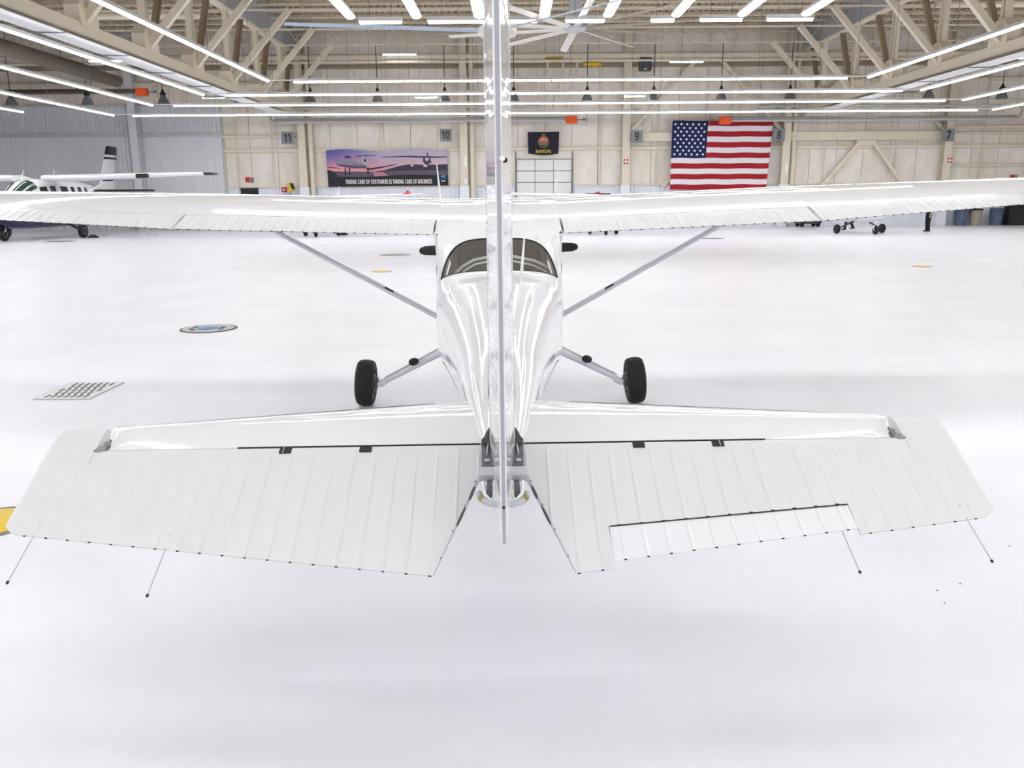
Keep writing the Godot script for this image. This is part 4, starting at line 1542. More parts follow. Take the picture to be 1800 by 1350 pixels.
func wing_surface(called: String, m: float, s0: float, s1: float, first: float) -> void:
	var stn := bead_stations(s0, s1, first, 0.083, 0.0062)
	var up := []
	var lo := []
	var nose := []
	for q in stn:
		var s: float = q[0]
		var ru := PackedVector3Array()
		for x in [0.791, 0.803, 0.815, 0.85, 0.89, 0.93, 0.965, 0.99, 1.0]:
			var h: float = q[1] * 0.0042 / 1.5 * (smoothstep(0.803, 0.83, x) if x < 0.9 else 1.0)
			ru.append(wing_at(s, x, air_up(x) + h + (0.001 if x > 0.99 else 0.0)))
		up.append(ru)
		var rl := PackedVector3Array()
		for x in [0.791, 0.86, 0.93, 1.0]:
			rl.append(wing_at(s, x, air_lo(x) - 0.0008))
		lo.append(rl)
		nose.append(PackedVector3Array([rl[0], wing_at(s, 0.786, (air_up(0.79) + air_lo(0.79)) * 0.5), ru[0]]))
	var st := S()
	mgrid(st, up, m, true, 1)
	mgrid(st, lo, m, false, 2)
	mgrid(st, nose, m, true, 4)
	for e in [0, up.size() - 1]:
		var r: PackedVector3Array = up[e]
		var l: PackedVector3Array = lo[e]
		var prof := []
		for p in r:
			prof.append(p)
		for k in range(l.size() - 1, -1, -1):
			prof.append(l[k])
		var mid := (r[4] + l[1]) * 0.5
		for k in prof.size():
			tri(st, mid * Vector3(m, 1, 1), prof[k] * Vector3(m, 1, 1), prof[(k + 1) % prof.size()] * Vector3(m, 1, 1))
	var o := part(called, st, M.white_skin)
	st = S()
	for q in stn:
		if q[1] == 1.0:
			cbox(st, wing_at(q[0] * m, 1.0, 0.0), Vector3(0.014, 0.007, 0.006), 0.002)
	st.set_smooth_group(-1)
	var d := part("bead_ends", st, M.black, o)
	d.set_meta("kind", "stuff")

# tailplane: fixed stabilizer and drooped elevators
const HY := 0.95
const HZ := 4.518
const DROOP := 0.4625
func elev(s: float, c: float, h: float, droop := DROOP, hc := 0.0) -> Vector3:  # c aft of the hinge along the surface, h above it; beyond hc the surface bends to another droop
	var y := HY - minf(c, hc if droop != DROOP else 1e9) * sin(DROOP)
	var z := HZ + minf(c, hc if droop != DROOP else 1e9) * cos(DROOP)
	if droop != DROOP and c > hc:
		y -= (c - hc) * sin(droop)
		z += (c - hc) * cos(droop)
	return Vector3(s, y + h * cos(droop), z + h * sin(droop))

func elev_te(s: float) -> float:
	if s < 0.236:
		return lerpf(0.09, 0.582, clampf((s - 0.073) / 0.163, 0, 1))
	if s < 1.65:
		return lerpf(0.582, 0.378, (s - 0.236) / 1.414)
	return 0.378 - 0.05 * pow((s - 1.65) / 0.09, 2.2)

func elev_ht(c: float, te: float) -> float:
	if c < 0.0:
		return sqrt(maxf(0.0, 0.027 * 0.027 - c * c))
	return lerpf(0.027, 0.003, clampf(c / maxf(te, 0.3), 0, 1))

func tailplane() -> void:
	for m in [-1.0, 1.0]:
		# stabilizer
		var st := S()
		var rows := []
		for s in [0.05, 0.12, 0.2, 0.4, 0.7, 1.0, 1.3, 1.45, 1.515, 1.53]:
			var zl: float = 3.88 + 0.240 * (s - 0.18)
			var c: float = 4.472 - zl
			var t: float = lerpf(0.062, 0.046, s / 1.53)
			if s > 1.52:
				t *= 0.7
			var row := PackedVector3Array()
			var xs := [1.0, 0.85, 0.7, 0.5, 0.35, 0.22, 0.12, 0.05, 0.015, 0.0]
			for x in xs:
				row.append(Vector3(s + flare(s, x), 0.957 + stab_t(x) * t, zl + x * c))
			for k in range(xs.size() - 2, -1, -1):
				row.append(Vector3(s + flare(s, xs[k]), 0.957 - stab_t(xs[k]) * t, zl + xs[k] * c))
			rows.append(row)
		mgrid(st, rows, m, false, 1)
		var tp: PackedVector3Array = rows[-1]
		for k in tp.size():
			tri(st, Vector3(1.54 * m, 0.957, 4.33), tp[k] * Vector3(m, 1, 1), tp[(k + 1) % tp.size()] * Vector3(m, 1, 1))
		var bk := []
		for r in rows:
			bk.append(PackedVector3Array([r[r.size() - 1], r[0]]))
		mgrid(st, bk, m, false, 3)
		var sb := part("stabilizer", st, M.white_paint)
		# thin seam behind the leading edge and grey triangle in the gap at the tip
		st = S()
		tube(st, [Vector3(m * 0.3, 0.957 + stab_t(0.12) * 0.0605, 3.909 + 0.12 * 0.563), Vector3(m * 1.5, 0.957 + stab_t(0.12) * 0.0465, 4.197 + 0.12 * 0.275)], 0.0012, 4)
		part("skin_seam", st, M.mid_grey, sb)
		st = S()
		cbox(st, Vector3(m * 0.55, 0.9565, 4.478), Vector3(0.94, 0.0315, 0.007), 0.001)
		part("gap_shade_strip", st, M.black, sb)  # black strip standing in for the shade in the hinge gap
		st = S()
		var pa := PackedVector3Array([Vector3(m * 1.566, 0.972, 4.352), Vector3(m * 1.515, 0.972, 4.355), Vector3(m * 1.518, 0.972, 4.495)])
		var pb := PackedVector3Array()
		for p in pa:
			pb.append(p + Vector3(0, 0.004, 0))
		loft(st, [pa, pb], true, true, -1)
		part("gap_triangle", st, M.bay_grey, sb)
		# elevator with stamped beads
		var tab: bool = m > 0.0
		var stn := bead_stations(0.073, 1.5446, 0.089, 0.0781, 0.0055)
		for e in [0.236]:
			stn.append([e, 0.0])
		if tab:
			for e in [0.3595, 0.3615, 1.2225, 1.2245]:
				stn.append([e, 0.0])
		stn.sort_custom(func(a, b): return a[0] < b[0])
		var up := []
		var lo := []
		for q in stn:
			var s: float = q[0]
			var te := elev_te(s)
			var cut := te
			if tab and s > 0.3605 and s < 1.2235:
				cut = tab_c(s)
			var ru := PackedVector3Array()
			for k in 6:
				var w := -PI * 0.5 * (1.0 - k / 5.0)
				ru.append(elev(s, 0.027 * sin(w), 0.027 * cos(w)))
			for k in 9:
				var c := lerpf(0.012, cut, pow((k + 1) / 9.0, 1.0))
				var hh: float = elev_ht(c, te) + q[1] * 0.0032 * smoothstep(0.025, 0.05, c)
				ru.append(elev(s, c, hh))
			up.append(ru)
			var rl := PackedVector3Array()
			rl.append(elev(s, -0.027, 0.0))
			for c in [-0.02, 0.0]:
				rl.append(elev(s, c, -elev_ht(c, te)))
			for k in 3:
				var c := lerpf(0.012, cut, (k + 1) / 3.0)
				rl.append(elev(s, c, -elev_ht(c, te)))
			lo.append(rl)
		st = S()
		mgrid(st, up, m, true, 1)
		mgrid(st, lo, m, false, 2)
		var ed := []
		for k in up.size():
			ed.append(PackedVector3Array([up[k][up[k].size() - 1], lo[k][lo[k].size() - 1]]))
		mgrid(st, ed, m, true, 3)
		var el := part("elevator", st, M.white_satin)
		# slanted inner end rib
		st = S()
		var rib_u := []
		var rib_l := []
		for k in 10:
			var c := lerpf(0.0, 0.575, k / 9.0)
			var s := 0.072 if c < 0.09 else lerpf(0.073, 0.236, (c - 0.09) / 0.492)
			var te := 0.582
			rib_u.append(elev(s - 0.001, c, elev_ht(c, te)))
			rib_l.append(elev(s - 0.001, c, -elev_ht(c, te)))
		mgrid(st, [PackedVector3Array(rib_u), PackedVector3Array(rib_l)], m, true, 0)
		part("end_rib", st, M.light_grey, el)
		for hcut in [[0.215, 0.030, 0.016], [0.325, 0.045, 0.012]]:
			st = S()
			var ring := PackedVector3Array()
			for k in 14:
				var w := TAU * k / 14.0
				var c: float = hcut[0] + cos(w) * hcut[1]
				var s := lerpf(0.073, 0.236, (c - 0.09) / 0.492) - 0.0025
				ring.append(elev(s * m, c, sin(w) * hcut[2]))
			var ring2 := PackedVector3Array()
			for p in ring:
				ring2.append(p + Vector3(0.002 * m, 0, 0))
			loft(st, [ring, ring2], true, true, -1)
			part("lightening_hole", st, M.black, el)
		# horn and tip
		st = S()
		up = []
		lo = []
		for s in [1.545, 1.560, 1.5655, 1.568, 1.571, 1.574, 1.5765, 1.582, 1.61, 1.639, 1.6445, 1.647, 1.650, 1.653, 1.6555, 1.661, 1.69, 1.71, 1.724, 1.734, 1.738]:
			var rd := 1.0 if s < 1.71 else sqrt(maxf(0.02, 1.0 - pow((s - 1.71) / 0.0285, 2.0)))
			var bd := 0.0
			for bc in [1.571, 1.650]:
				bd = maxf(bd, 1.0 - pow(minf(absf(s - bc) / 0.0055, 1.0), 2.0))
			var te := elev_te(s)
			var c0 := -0.164 + 0.004 * (1.0 - rd)
			var ru := PackedVector3Array()
			var rl := PackedVector3Array()
			for k in 31:
				var w := k / 30.0
				var c := lerpf(c0, te, w)
				var f := clampf((c - c0) / 0.07, 0, 1)
				var hh: float = 0.027 * sqrt(f * (2.0 - f)) * (1.0 if c < 0 else lerpf(1.0, 0.09, c / te)) * rd
				var crease := 0.0042 * exp(-pow((c - 0.035) / 0.014, 2.0))
				ru.append(elev(s, c, hh + crease + bd * 0.0034 * smoothstep(0.04, 0.06, c) + (bd * 0.003 * smoothstep(-0.10, -0.08, c) * smoothstep(0.03, 0.0, c) if s < 1.64 else 0.0)))
				rl.append(elev(s, c, -hh))
			up.append(ru)
			lo.append(rl)
		mgrid(st, up, m, true, 1)
		mgrid(st, lo, m, false, 2)
		var fr := []
		var bk2 := []
		for k in up.size():
			fr.append(PackedVector3Array([up[k][30], lo[k][30]]))
		mgrid(st, fr, m, true, 3)
		mgrid(st, [up[0], lo[0]], m, true, 4)
		mgrid(st, [up[-1], lo[-1]], m, false, 4)
		part("elevator_tip", st, M.white_satin, el)
		st = S()
		bar(st, elev(1.545 * m, 0.03, -0.028), elev(1.545 * m, -0.10, -0.02), 0.03, 0.03)
		box(st, elev(1.533 * m, -0.02, 0.012), Vector3(0.03, 0.03, 0.04))
		part("horn_bracket", st, M.alloy_dull, el)
		# black blocks standing in for the dark inside the hinge notches
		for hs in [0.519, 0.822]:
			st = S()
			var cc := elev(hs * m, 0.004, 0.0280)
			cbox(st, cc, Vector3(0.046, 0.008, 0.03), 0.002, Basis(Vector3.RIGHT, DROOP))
			var hb := part("hinge_notch_shade", st, M.black, el)
			if hs > 0.7:
				st = S()
				box(st, elev((hs + 0.006) * m, 0.006, 0.0325), Vector3(0.004, 0.004, 0.03), Basis(Vector3.RIGHT, DROOP))
				part("hinge_arm", st, M.alloy, hb if false else el)
		# bead ends along the trailing edge
		st = S()
		for k in 21:
			var s := 0.089 + 0.0781 * k
			if s < 0.24:
				continue
			if tab and s > 0.36 and s < 1.224:
				continue
			cbox(st, elev(s * m, elev_te(s), 0.001), Vector3(0.011, 0.006, 0.005), 0.002)
		for k in 16:
			var c := 0.12 + 0.028 * k
			var s := lerpf(0.073, 0.236, (c - 0.09) / 0.492)
			if k % 4 == 2:
				cbox(st, elev(s * m, c, elev_ht(c, 0.58) + 0.001), Vector3(0.005, 0.003, 0.005), 0.001)
		var d := part("bead_ends", st, M.black, el)
		d.set_meta("kind", "stuff")
		# rivets along the spar
		st = S()
		for k in 40:
			var s := 0.11 + 0.0365 * k
			cbox(st, elev(s * m, 0.042, elev_ht(0.042, 0.5) + 0.0004), Vector3(0.004, 0.001, 0.004), 0.0004)
		d = part("rivets", st, M.light_grey, el)
		d.set_meta("kind", "stuff")
		# static wicks
		for w in ([[1.618, 0.381, 0.577], [1.146, 0.451, 0.639]] if m < 0 else [[1.165, 0.424, 0.60], [1.618, 0.381, 0.566]]):
			st = S()
			var p0 := elev(w[0] * m, w[1] - 0.004, 0.003)
			var p1 := elev(w[0] * m, w[2], 0.004)
			tube(st, [p0, p1], 0.0022, 6)
			cbox(st, elev(w[0] * m, w[1] - 0.06, elev_ht(w[1] - 0.06, 0.42) + 0.002), Vector3(0.008, 0.004, 0.008), 0.002)
			var wk := part("static_wick", st, M.pipe_grey, el)
			wk.set_meta("label", "thin grey static wick with a black end")
			st = S()
			tube(st, [p1.lerp(p0, 0.02), p1 + (p1 - p0) * 0.02], 0.0048, 8)
			part("wick_end", st, M.black, el)
		if tab:
			# trim tab, less drooped than the elevator
			st = S()
			up = []
			lo = []
			var stt := bead_stations(0.3655, 1.2195, 0.089, 0.0781, 0.0055)
			for q in stt:
				var s: float = q[0]
				var h0 := tab_c(s) + 0.006
				var te := elev_te(s) - 0.018
				var ht := elev_ht(h0, elev_te(s))
				var ru := PackedVector3Array()
				var rl := PackedVector3Array()
				for k in 8:
					var w := k / 7.0
					var c := lerpf(h0, te, w)
					var bulge := 0.0012 * sin(w * PI) * sin(s * 61.0)
					ru.append(elev(s, c, lerpf(ht, 0.0025, w) + q[1] * 0.0032 * smoothstep(0.0, 0.12, w) + bulge, DROOP - 0.10, h0))
					rl.append(elev(s, c, -lerpf(ht, 0.0025, w), DROOP - 0.10, h0))
				up.append(ru)
				lo.append(rl)
			mgrid(st, up, m, true, 1)
			mgrid(st, lo, m, false, 2)
			mgrid(st, [up[0], lo[0]], m, true, 4)
			mgrid(st, [up[-1], lo[-1]], m, false, 4)
			var fr2 := []
			var ba2 := []
			for k in up.size():
				fr2.append(PackedVector3Array([up[k][7], lo[k][7]]))
				ba2.append(PackedVector3Array([up[k][0], lo[k][0]]))
			mgrid(st, fr2, m, true, 3)
			mgrid(st, ba2, m, false, 3)
			var tb := part("trim_tab", st, M.white_paint, el)
			tb.set_meta("label", "glossy white trim tab on the trailing edge")
			st = S()
			for k in 21:
				var s := 0.089 + 0.0781 * k
				if s > 0.37 and s < 1.215:
					cbox(st, elev(s, elev_te(s) - 0.018, 0.001, DROOP - 0.10, tab_c(s) + 0.006), Vector3(0.011, 0.006, 0.005), 0.002)
					cbox(st, elev(s, tab_c(s) + 0.001, elev_ht(tab_c(s), 0.55) + 0.0015), Vector3(0.014, 0.004, 0.006), 0.001)
			tube(st, [elev(0.366, tab_c(0.366) + 0.002, 0.012), elev(1.219, tab_c(1.219) + 0.002, 0.012)], 0.0022, 5)
			d = part("tab_hinge", st, M.black, el)

func flare(s: float, x: float) -> float:
	return smoothstep(1.3, 1.53, s) * 0.055 * clampf((0.75 - x) / 0.35, 0.0, 1.0)

func stab_t(x: float) -> float:
	return 1.0 / 0.1 * (0.2969 * sqrt(x) - 0.126 * x - 0.3516 * x * x + 0.2843 * x * x * x - 0.1015 * x * x * x * x) + 0.22 * x

func tab_c(s: float) -> float:
	return lerpf(0.389, 0.307, (s - 0.365) / 0.859)

func fin_and_rudder() -> void:
	# fin
	var st := S()
	var rows := []
	for k in 17:
		var y := lerpf(0.98, 2.66, k / 16.0)
		var zl := 3.75 + (y - 1.1) * 0.785
		var ze := 4.60 + (y - 1.0) * 0.39
		var t := lerpf(0.047, 0.034, (y - 0.98) / 1.68)
		var row := PackedVector3Array()
		var xs := [1.0, 0.8, 0.6, 0.42, 0.28, 0.16, 0.07, 0.02, 0.0]
		for x in xs:
			row.append(Vector3(t * sqrt(minf(1.0, x * 2.4 - x * x * 1.44)) if x < 0.83 else t, y, zl + x * (ze - zl)))
		for i in range(xs.size() - 2, -1, -1):
			row.append(row[i] * Vector3(-1, 1, 1))
		rows.append(row)
	grid(st, rows, true, 1)
	var bk := []
	for r in rows:
		bk.append(PackedVector3Array([r[r.size() - 1], r[0]]))
	grid(st, bk, true, 3)
	var top: PackedVector3Array = rows[-1]
	for k in top.size():
		tri(st, Vector3(0, 2.67, 5.1), top[(k + 1) % top.size()], top[k])
	var fin := part("fin", st, M.white_paint)
	for m in [-1.0, 1.0]:
		st = S()
		for k in 60:
			var y := lerpf(1.02, 2.5, k / 59.0)
			cbox(st, Vector3(m * (lerpf(0.047, 0.034, (y - 0.98) / 1.68) + 0.0002), y, 4.585 + (y - 1.0) * 0.39), Vector3(0.0022, 0.005, 0.005), 0.0008)
		var rv := part("rivets", st, M.bay_grey, fin)
		rv.set_meta("kind", "stuff")
		st = S()
		lathe(st, [Vector2(1, 0), Vector2(1, 1), Vector2(0, 1)], Vector3(m * 0.0445, 1.415, 4.33), Basis(Vector3.BACK, -m * PI / 2) * Basis.from_scale(Vector3(0.055, 0.004, 0.11)), 24, -1)
		var em := part("emblem", st, M.blue_deco, fin)
		em.set_meta("label", "blue emblem on the side of the fin")
	# dorsal fillet
	st = S()
	rows = []
	for k in 9:
		var w := k / 8.0
		var z := lerpf(2.3, 4.15, w)
		var yb: float = fus(z, 0.0).y - 0.02
		var yt := lerpf(1.26, 1.47, w)
		var t := lerpf(0.012, 0.045, w)
		rows.append(PackedVector3Array([Vector3(t * 1.3, yb, z), Vector3(t, lerpf(yb, yt, 0.6), z), Vector3(0, yt, z), Vector3(-t, lerpf(yb, yt, 0.6), z), Vector3(-t * 1.3, yb, z)]))
	grid(st, rows, false, 1)
	part("dorsal_fillet", st, M.white_paint, fin)
	# rudder with stamped beads across it
	st = S()
	rows = []
	for q in bead_stations(0.86, 2.70, 0.95, 0.082, 0.010):
		var y: float = q[0]
		var zh := 4.612 + (maxf(y, 0.95) - 1.0) * 0.39
		var ze := 5.15 + (y - 0.85) * 0.27
		if y < 0.95:
			zh = lerpf(5.12, 4.70, (y - 0.86) / 0.09)
		var t := lerpf(0.0455, 0.033, clampf((y - 0.98) / 1.68, 0, 1))
		if y < 1.0:
			t = lerpf(0.010, 0.0455, clampf((y - 0.86) / 0.12, 0, 1))
		var row := PackedVector3Array()
		row.append(Vector3(0, y, zh - t * 0.5))
		row.append(Vector3(t * 0.8, y, zh - t * 0.2))
		for k in 8:
			var w := k / 7.0
			row.append(Vector3(lerpf(t, 0.0055, w) + q[1] * 0.0006 * (1.0 - w * 0.6) * smoothstep(0.0, 0.15, w), y, lerpf(zh, ze, w)))
		var right := row.duplicate()
		for k in range(row.size() - 1, 0, -1):
			right.append(row[k] * Vector3(-1, 1, 1))
		right.append(row[0])
		rows.append(right)
	grid(st, rows, false, 1)
	var ru := part("rudder", st, M.white_paint)
	st = S()
	bar(st, Vector3(0, 0.85, 5.152), Vector3(0, 2.70, 5.652), 0.0105, 0.004, Vector3.BACK)
	part("trailing_edge", st, M.edge_shade_grey, ru)  # grey holds the shade on the rear-facing edge of the white rudder
	st = S()
	ball(st, Vector3(0, 0.985, 5.190), 0.0055, 8)
	part("screw", st, M.black, ru)
	st = S()
	tube(st, [Vector3(0.0, 1.995, 5.44), Vector3(0.010, 1.99, 5.475)], 0.006, 8)
	var nl := part("tail_light", st, M.trim_white, ru)
	nl.set_meta("label", "small white tail light with a black bulb")
	st = S()
	ball(st, Vector3(0.016, 1.988, 5.44), 0.0066, 10)
	part("tail_light_bulb", st, M.black, ru)
	# open tail end between the elevators
	st = S()
	var ra := []
	for q in [[4.45, 0.082, 0.93, 1.005], [4.60, 0.078, 0.925, 0.99], [4.73, 0.074, 0.92, 0.965]]:
		ra.append(PackedVector3Array([Vector3(-q[1], q[2], q[0]), Vector3(q[1], q[2], q[0]), Vector3(q[1], q[3], q[0]), Vector3(-q[1], q[3], q[0])]))
	loft(st, ra, true, true, -1)
	var tb := part("tail_bulkhead", st, M.bay_grey)
	for m in [-1.0, 1.0]:
		st = S()
		bar(st, Vector3(m * 0.058, 0.985, 4.66), Vector3(m * 0.050, 1.01, 4.54), 0.004, 0.012)
		lathe(st, [Vector2(0.010, 0.0), Vector2(0.010, 0.006), Vector2(0.0, 0.006)], Vector3(m * 0.057, 0.972, 4.70), Basis(), 12, -1)
		part("bracket", st, M.light_grey, tb)
		st = S()
		var pa := PackedVector3Array([Vector3(m * 0.048, 1.038, 4.49), Vector3(m * 0.064, 1.018, 4.51), Vector3(m * 0.075, 0.996, 4.57), Vector3(m * 0.048, 1.004, 4.60)])
		var pb := PackedVector3Array()
		for p in pa:
			pb.append(p + Vector3(0, 0.004, 0))
		loft(st, [pa, pb], true, true, -1)
		part("dark_web", st, M.black, tb)
		st = S()
		cbox(st, Vector3(m * 0.079, 0.887, 4.845), Vector3(0.018, 0.02, 0.026), 0.005)
		part("green_primed_bracket", st, M.primer, tb)
		st = S()
		tube(st, [Vector3(m * 0.070, 0.93, 4.80), Vector3(m * 0.062, 0.90, 4.85), Vector3(m * 0.042, 0.885, 4.87), Vector3(m * 0.030, 0.90, 4.85), Vector3(m * 0.030, 0.93, 4.80)], 0.006, 8)
		part("tie_down_loop", st, M.trim_white, tb)
		st = S()
		cbox(st, Vector3(m * 0.048, 0.905, 4.81), Vector3(0.02, 0.05, 0.06), 0.004)
		part("control_arm", st, M.bay_grey, tb)
	st = S()
	cbox(st, Vector3(0, 0.945, 4.765), Vector3(0.182, 0.046, 0.04), 0.006, Basis(Vector3.RIGHT, 0.5))
	part("torque_tube_cover", st, M.light_grey, tb)
	st = S()
	var arc := []
	for k in 13:
		var w := PI * k / 12.0
		arc.append(Vector3(cos(w) * 0.085, 0.885 - sin(w) * 0.01, 4.80 + sin(w) * 0.085))
	tube(st, arc, 0.012, 8)
	part("tail_ring", st, M.light_grey, tb)

func gear() -> void:
	for m in [-1.0, 1.0]:
		var dy: float = -0.00602 * 1.265 * m
		var st := S()
		tube(st, [Vector3(m * 0.44, 0.57, 0.0), Vector3(m * 0.50, 0.54, 0.0), Vector3(m * 0.56, 0.505, 0.0), Vector3(m * 0.72, 0.424, 0), Vector3(m * 0.95, 0.305, 0), Vector3(m * 1.075, 0.243, 0)], [0.075, 0.062, 0.042, 0.038, 0.033, 0.030], 14, true, Vector2(1.3, 1.0))
		var lg := part("gear_leg", st, M.strut_grey)
		st = S()
		tube(st, [Vector3(m * 0.58, 0.535, 0.03), Vector3(m * 0.8, 0.42, 0.035), Vector3(m * 1.06, 0.285, 0.03)], 0.006, 6)
		part("brake_line", st, M.pipe_grey, lg)
		st = S()
		tube(st, [Vector3(m * 0.79, 0.395, 0.05), Vector3(m * 0.793, 0.425, 0.09)], 0.016, 8)
		part("step_bracket", st, M.strut_grey, lg)
		st = S()
		lathe(st, [Vector2(0.048, 0.0), Vector2(0.05, 0.01), Vector2(0.046, 0.018), Vector2(0.0, 0.018)], Vector3(m * 0.795, 0.43, 0.10), Basis(Vector3.BACK, -m * 0.12) * Basis(Vector3.RIGHT, 0.55) * Basis.from_scale(Vector3(0.95, 1, 0.9)), 18)
		part("step_pad", st, M.black, lg)
		var wh := Node3D.new()
		wh.name = "main_wheel"
		plane.add_child(wh, true)
		wh.position = Vector3(m * 1.258, 0.2165 + dy, 0)
		wh.basis = Basis(Vector3.BACK, m * 0.055)
		var ax := Basis(Vector3.BACK, -PI / 2)
		st = S()
		lathe(st, [Vector2(0.098, -0.062), Vector2(0.125, -0.074), Vector2(0.170, -0.082), Vector2(0.196, -0.074), Vector2(0.209, -0.055), Vector2(0.2135, -0.038), Vector2(0.2105, -0.034), Vector2(0.2105, -0.030), Vector2(0.2155, -0.026), Vector2(0.2165, -0.004), Vector2(0.2130, -0.002), Vector2(0.2130, 0.002), Vector2(0.2165, 0.004), Vector2(0.2155, 0.026), Vector2(0.2105, 0.030), Vector2(0.2105, 0.034), Vector2(0.2135, 0.038), Vector2(0.209, 0.055), Vector2(0.196, 0.074), Vector2(0.170, 0.082), Vector2(0.125, 0.074), Vector2(0.098, 0.062)], Vector3.ZERO, ax, 48)
		part("tire", st, M.rubber, wh)
		st = S()
		lathe(st, [Vector2(0.0, -0.06), Vector2(0.05, -0.062), Vector2(0.07, -0.045), Vector2(0.095, -0.05), Vector2(0.104, -0.064), Vector2(0.104, 0.064), Vector2(0.095, 0.05), Vector2(0.07, 0.045), Vector2(0.05, 0.062), Vector2(0.0, 0.06)], Vector3.ZERO, ax, 28)
		part("wheel_hub", st, M.alloy_dull, wh)
		st = S()
		lathe(st, [Vector2(0.088, -0.004), Vector2(0.088, 0.004), Vector2(0.0, 0.004)], Vector3(-m * 0.078, 0, 0), ax, 28, -1)
		part("brake_disc", st, M.olive, wh)
		st = S()
		cbox(st, Vector3(-m * 0.098, 0.045, 0.05), Vector3(0.045, 0.05, 0.05), 0.008)
		cbox(st, Vector3(-m * 0.10, -0.02, 0.055), Vector3(0.03, 0.06, 0.04), 0.008)
		part("brake_caliper", st, M.bay_grey, wh)
		st = S()
		tube(st, [Vector3(-m * 0.19, 0.03, 0), Vector3(-m * 0.14, 0.0, 0.01), Vector3(-m * 0.05, 0.0, 0)], [0.028, 0.034, 0.04], 12)
		part("axle", st, M.strut_grey, wh)
	# nose gear, behind the cabin in this view
	var st2 := S()
	tube(st2, [Vector3(0, 0.85, -1.6), Vector3(0, 0.42, -1.62)], [0.04, 0.035], 12)
	for e in [-0.09, 0.09]:
		bar(st2, Vector3(e, 0.44, -1.62), Vector3(e, 0.18, -1.64), 0.02, 0.04)
	bar(st2, Vector3(-0.1, 0.44, -1.62), Vector3(0.1, 0.44, -1.62), 0.04, 0.04)
	part("nose_gear_leg", st2, M.strut_grey)
	st2 = S()
	lathe(st2, [Vector2(0.07, -0.05), Vector2(0.12, -0.065), Vector2(0.165, -0.055), Vector2(0.18, -0.02), Vector2(0.18, 0.02), Vector2(0.165, 0.055), Vector2(0.12, 0.065), Vector2(0.07, 0.05)], Vector3(0, 0.18, -1.64), Basis(Vector3.BACK, -PI / 2), 28)
	part("nose_wheel", st2, M.rubber)

# ------------------------------------------------------------------ aircraft in the distance
func sec_loft(secs: Array, a0: float, a1: float, n := 24, grow := 1.0) -> SurfaceTool:  # secs: z, half width, top, bottom, squareness
	var st := S()
	var rows := []
	for q in secs:
		var row := PackedVector3Array()
		var yc: float = (q[2] + q[3]) * 0.5
		var b: float = (q[2] - q[3]) * 0.5 * grow
		for k in n + 1:
			var ph := lerpf(a0, a1, float(k) / n)
			var e: float = 2.0 / q[4]
			row.append(Vector3(q[1] * grow * signf(sin(ph)) * pow(absf(sin(ph)), e), yc + b * signf(cos(ph)) * pow(absf(cos(ph)), e), q[0]))
		rows.append(row)
	grid(st, rows, false, 1)
	return st

func foil(stations: Array) -> SurfaceTool:  # each [point of leading edge, chord, thickness, direction of chord, direction of thickness]
	var st := S()
	var rings := []
	for q in stations:
		var ring := PackedVector3Array()
		var xs := [1.0, 0.7, 0.4, 0.2, 0.07, 0.015]
		for x in xs:
			ring.append(q[0] + q[3] * x * q[1] + q[4] * stab_t(x) * q[2] * 0.5)
		ring.append(q[0])
		for k in range(xs.size() - 1, -1, -1):
			ring.append(q[0] + q[3] * xs[k] * q[1] - q[4] * stab_t(xs[k]) * q[2] * 0.5)
		rings.append(ring)
	loft(st, rings, true, true, 0)
	return st

func tyre(parent: Node, at: Vector3, r: float, w: float, hub: Material, called := "wheel") -> Node3D:
	var n := Node3D.new()
	n.name = called
	parent.add_child(n, true)
	n.position = at
	var ax := Basis(Vector3.BACK, -PI / 2)
	var st := S()
	lathe(st, [Vector2(r * 0.5, -w * 0.36), Vector2(r * 0.75, -w * 0.5), Vector2(r * 0.93, -w * 0.4), Vector2(r, -w * 0.12), Vector2(r, w * 0.12), Vector2(r * 0.93, w * 0.4), Vector2(r * 0.75, w * 0.5), Vector2(r * 0.5, w * 0.36)], Vector3.ZERO, ax, 28)
	obj("tire", st, M.rubber, n)
	st = S()
	lathe(st, [Vector2(0.0, -w * 0.34), Vector2(r * 0.2, -w * 0.36), Vector2(r * 0.3, -w * 0.25), Vector2(r * 0.5, -w * 0.38), Vector2(r * 0.5, w * 0.38), Vector2(r * 0.3, w * 0.25), Vector2(r * 0.2, w * 0.36), Vector2(0.0, w * 0.34)], Vector3.ZERO, ax, 20)
	obj("hub", st, hub, n)
	return n

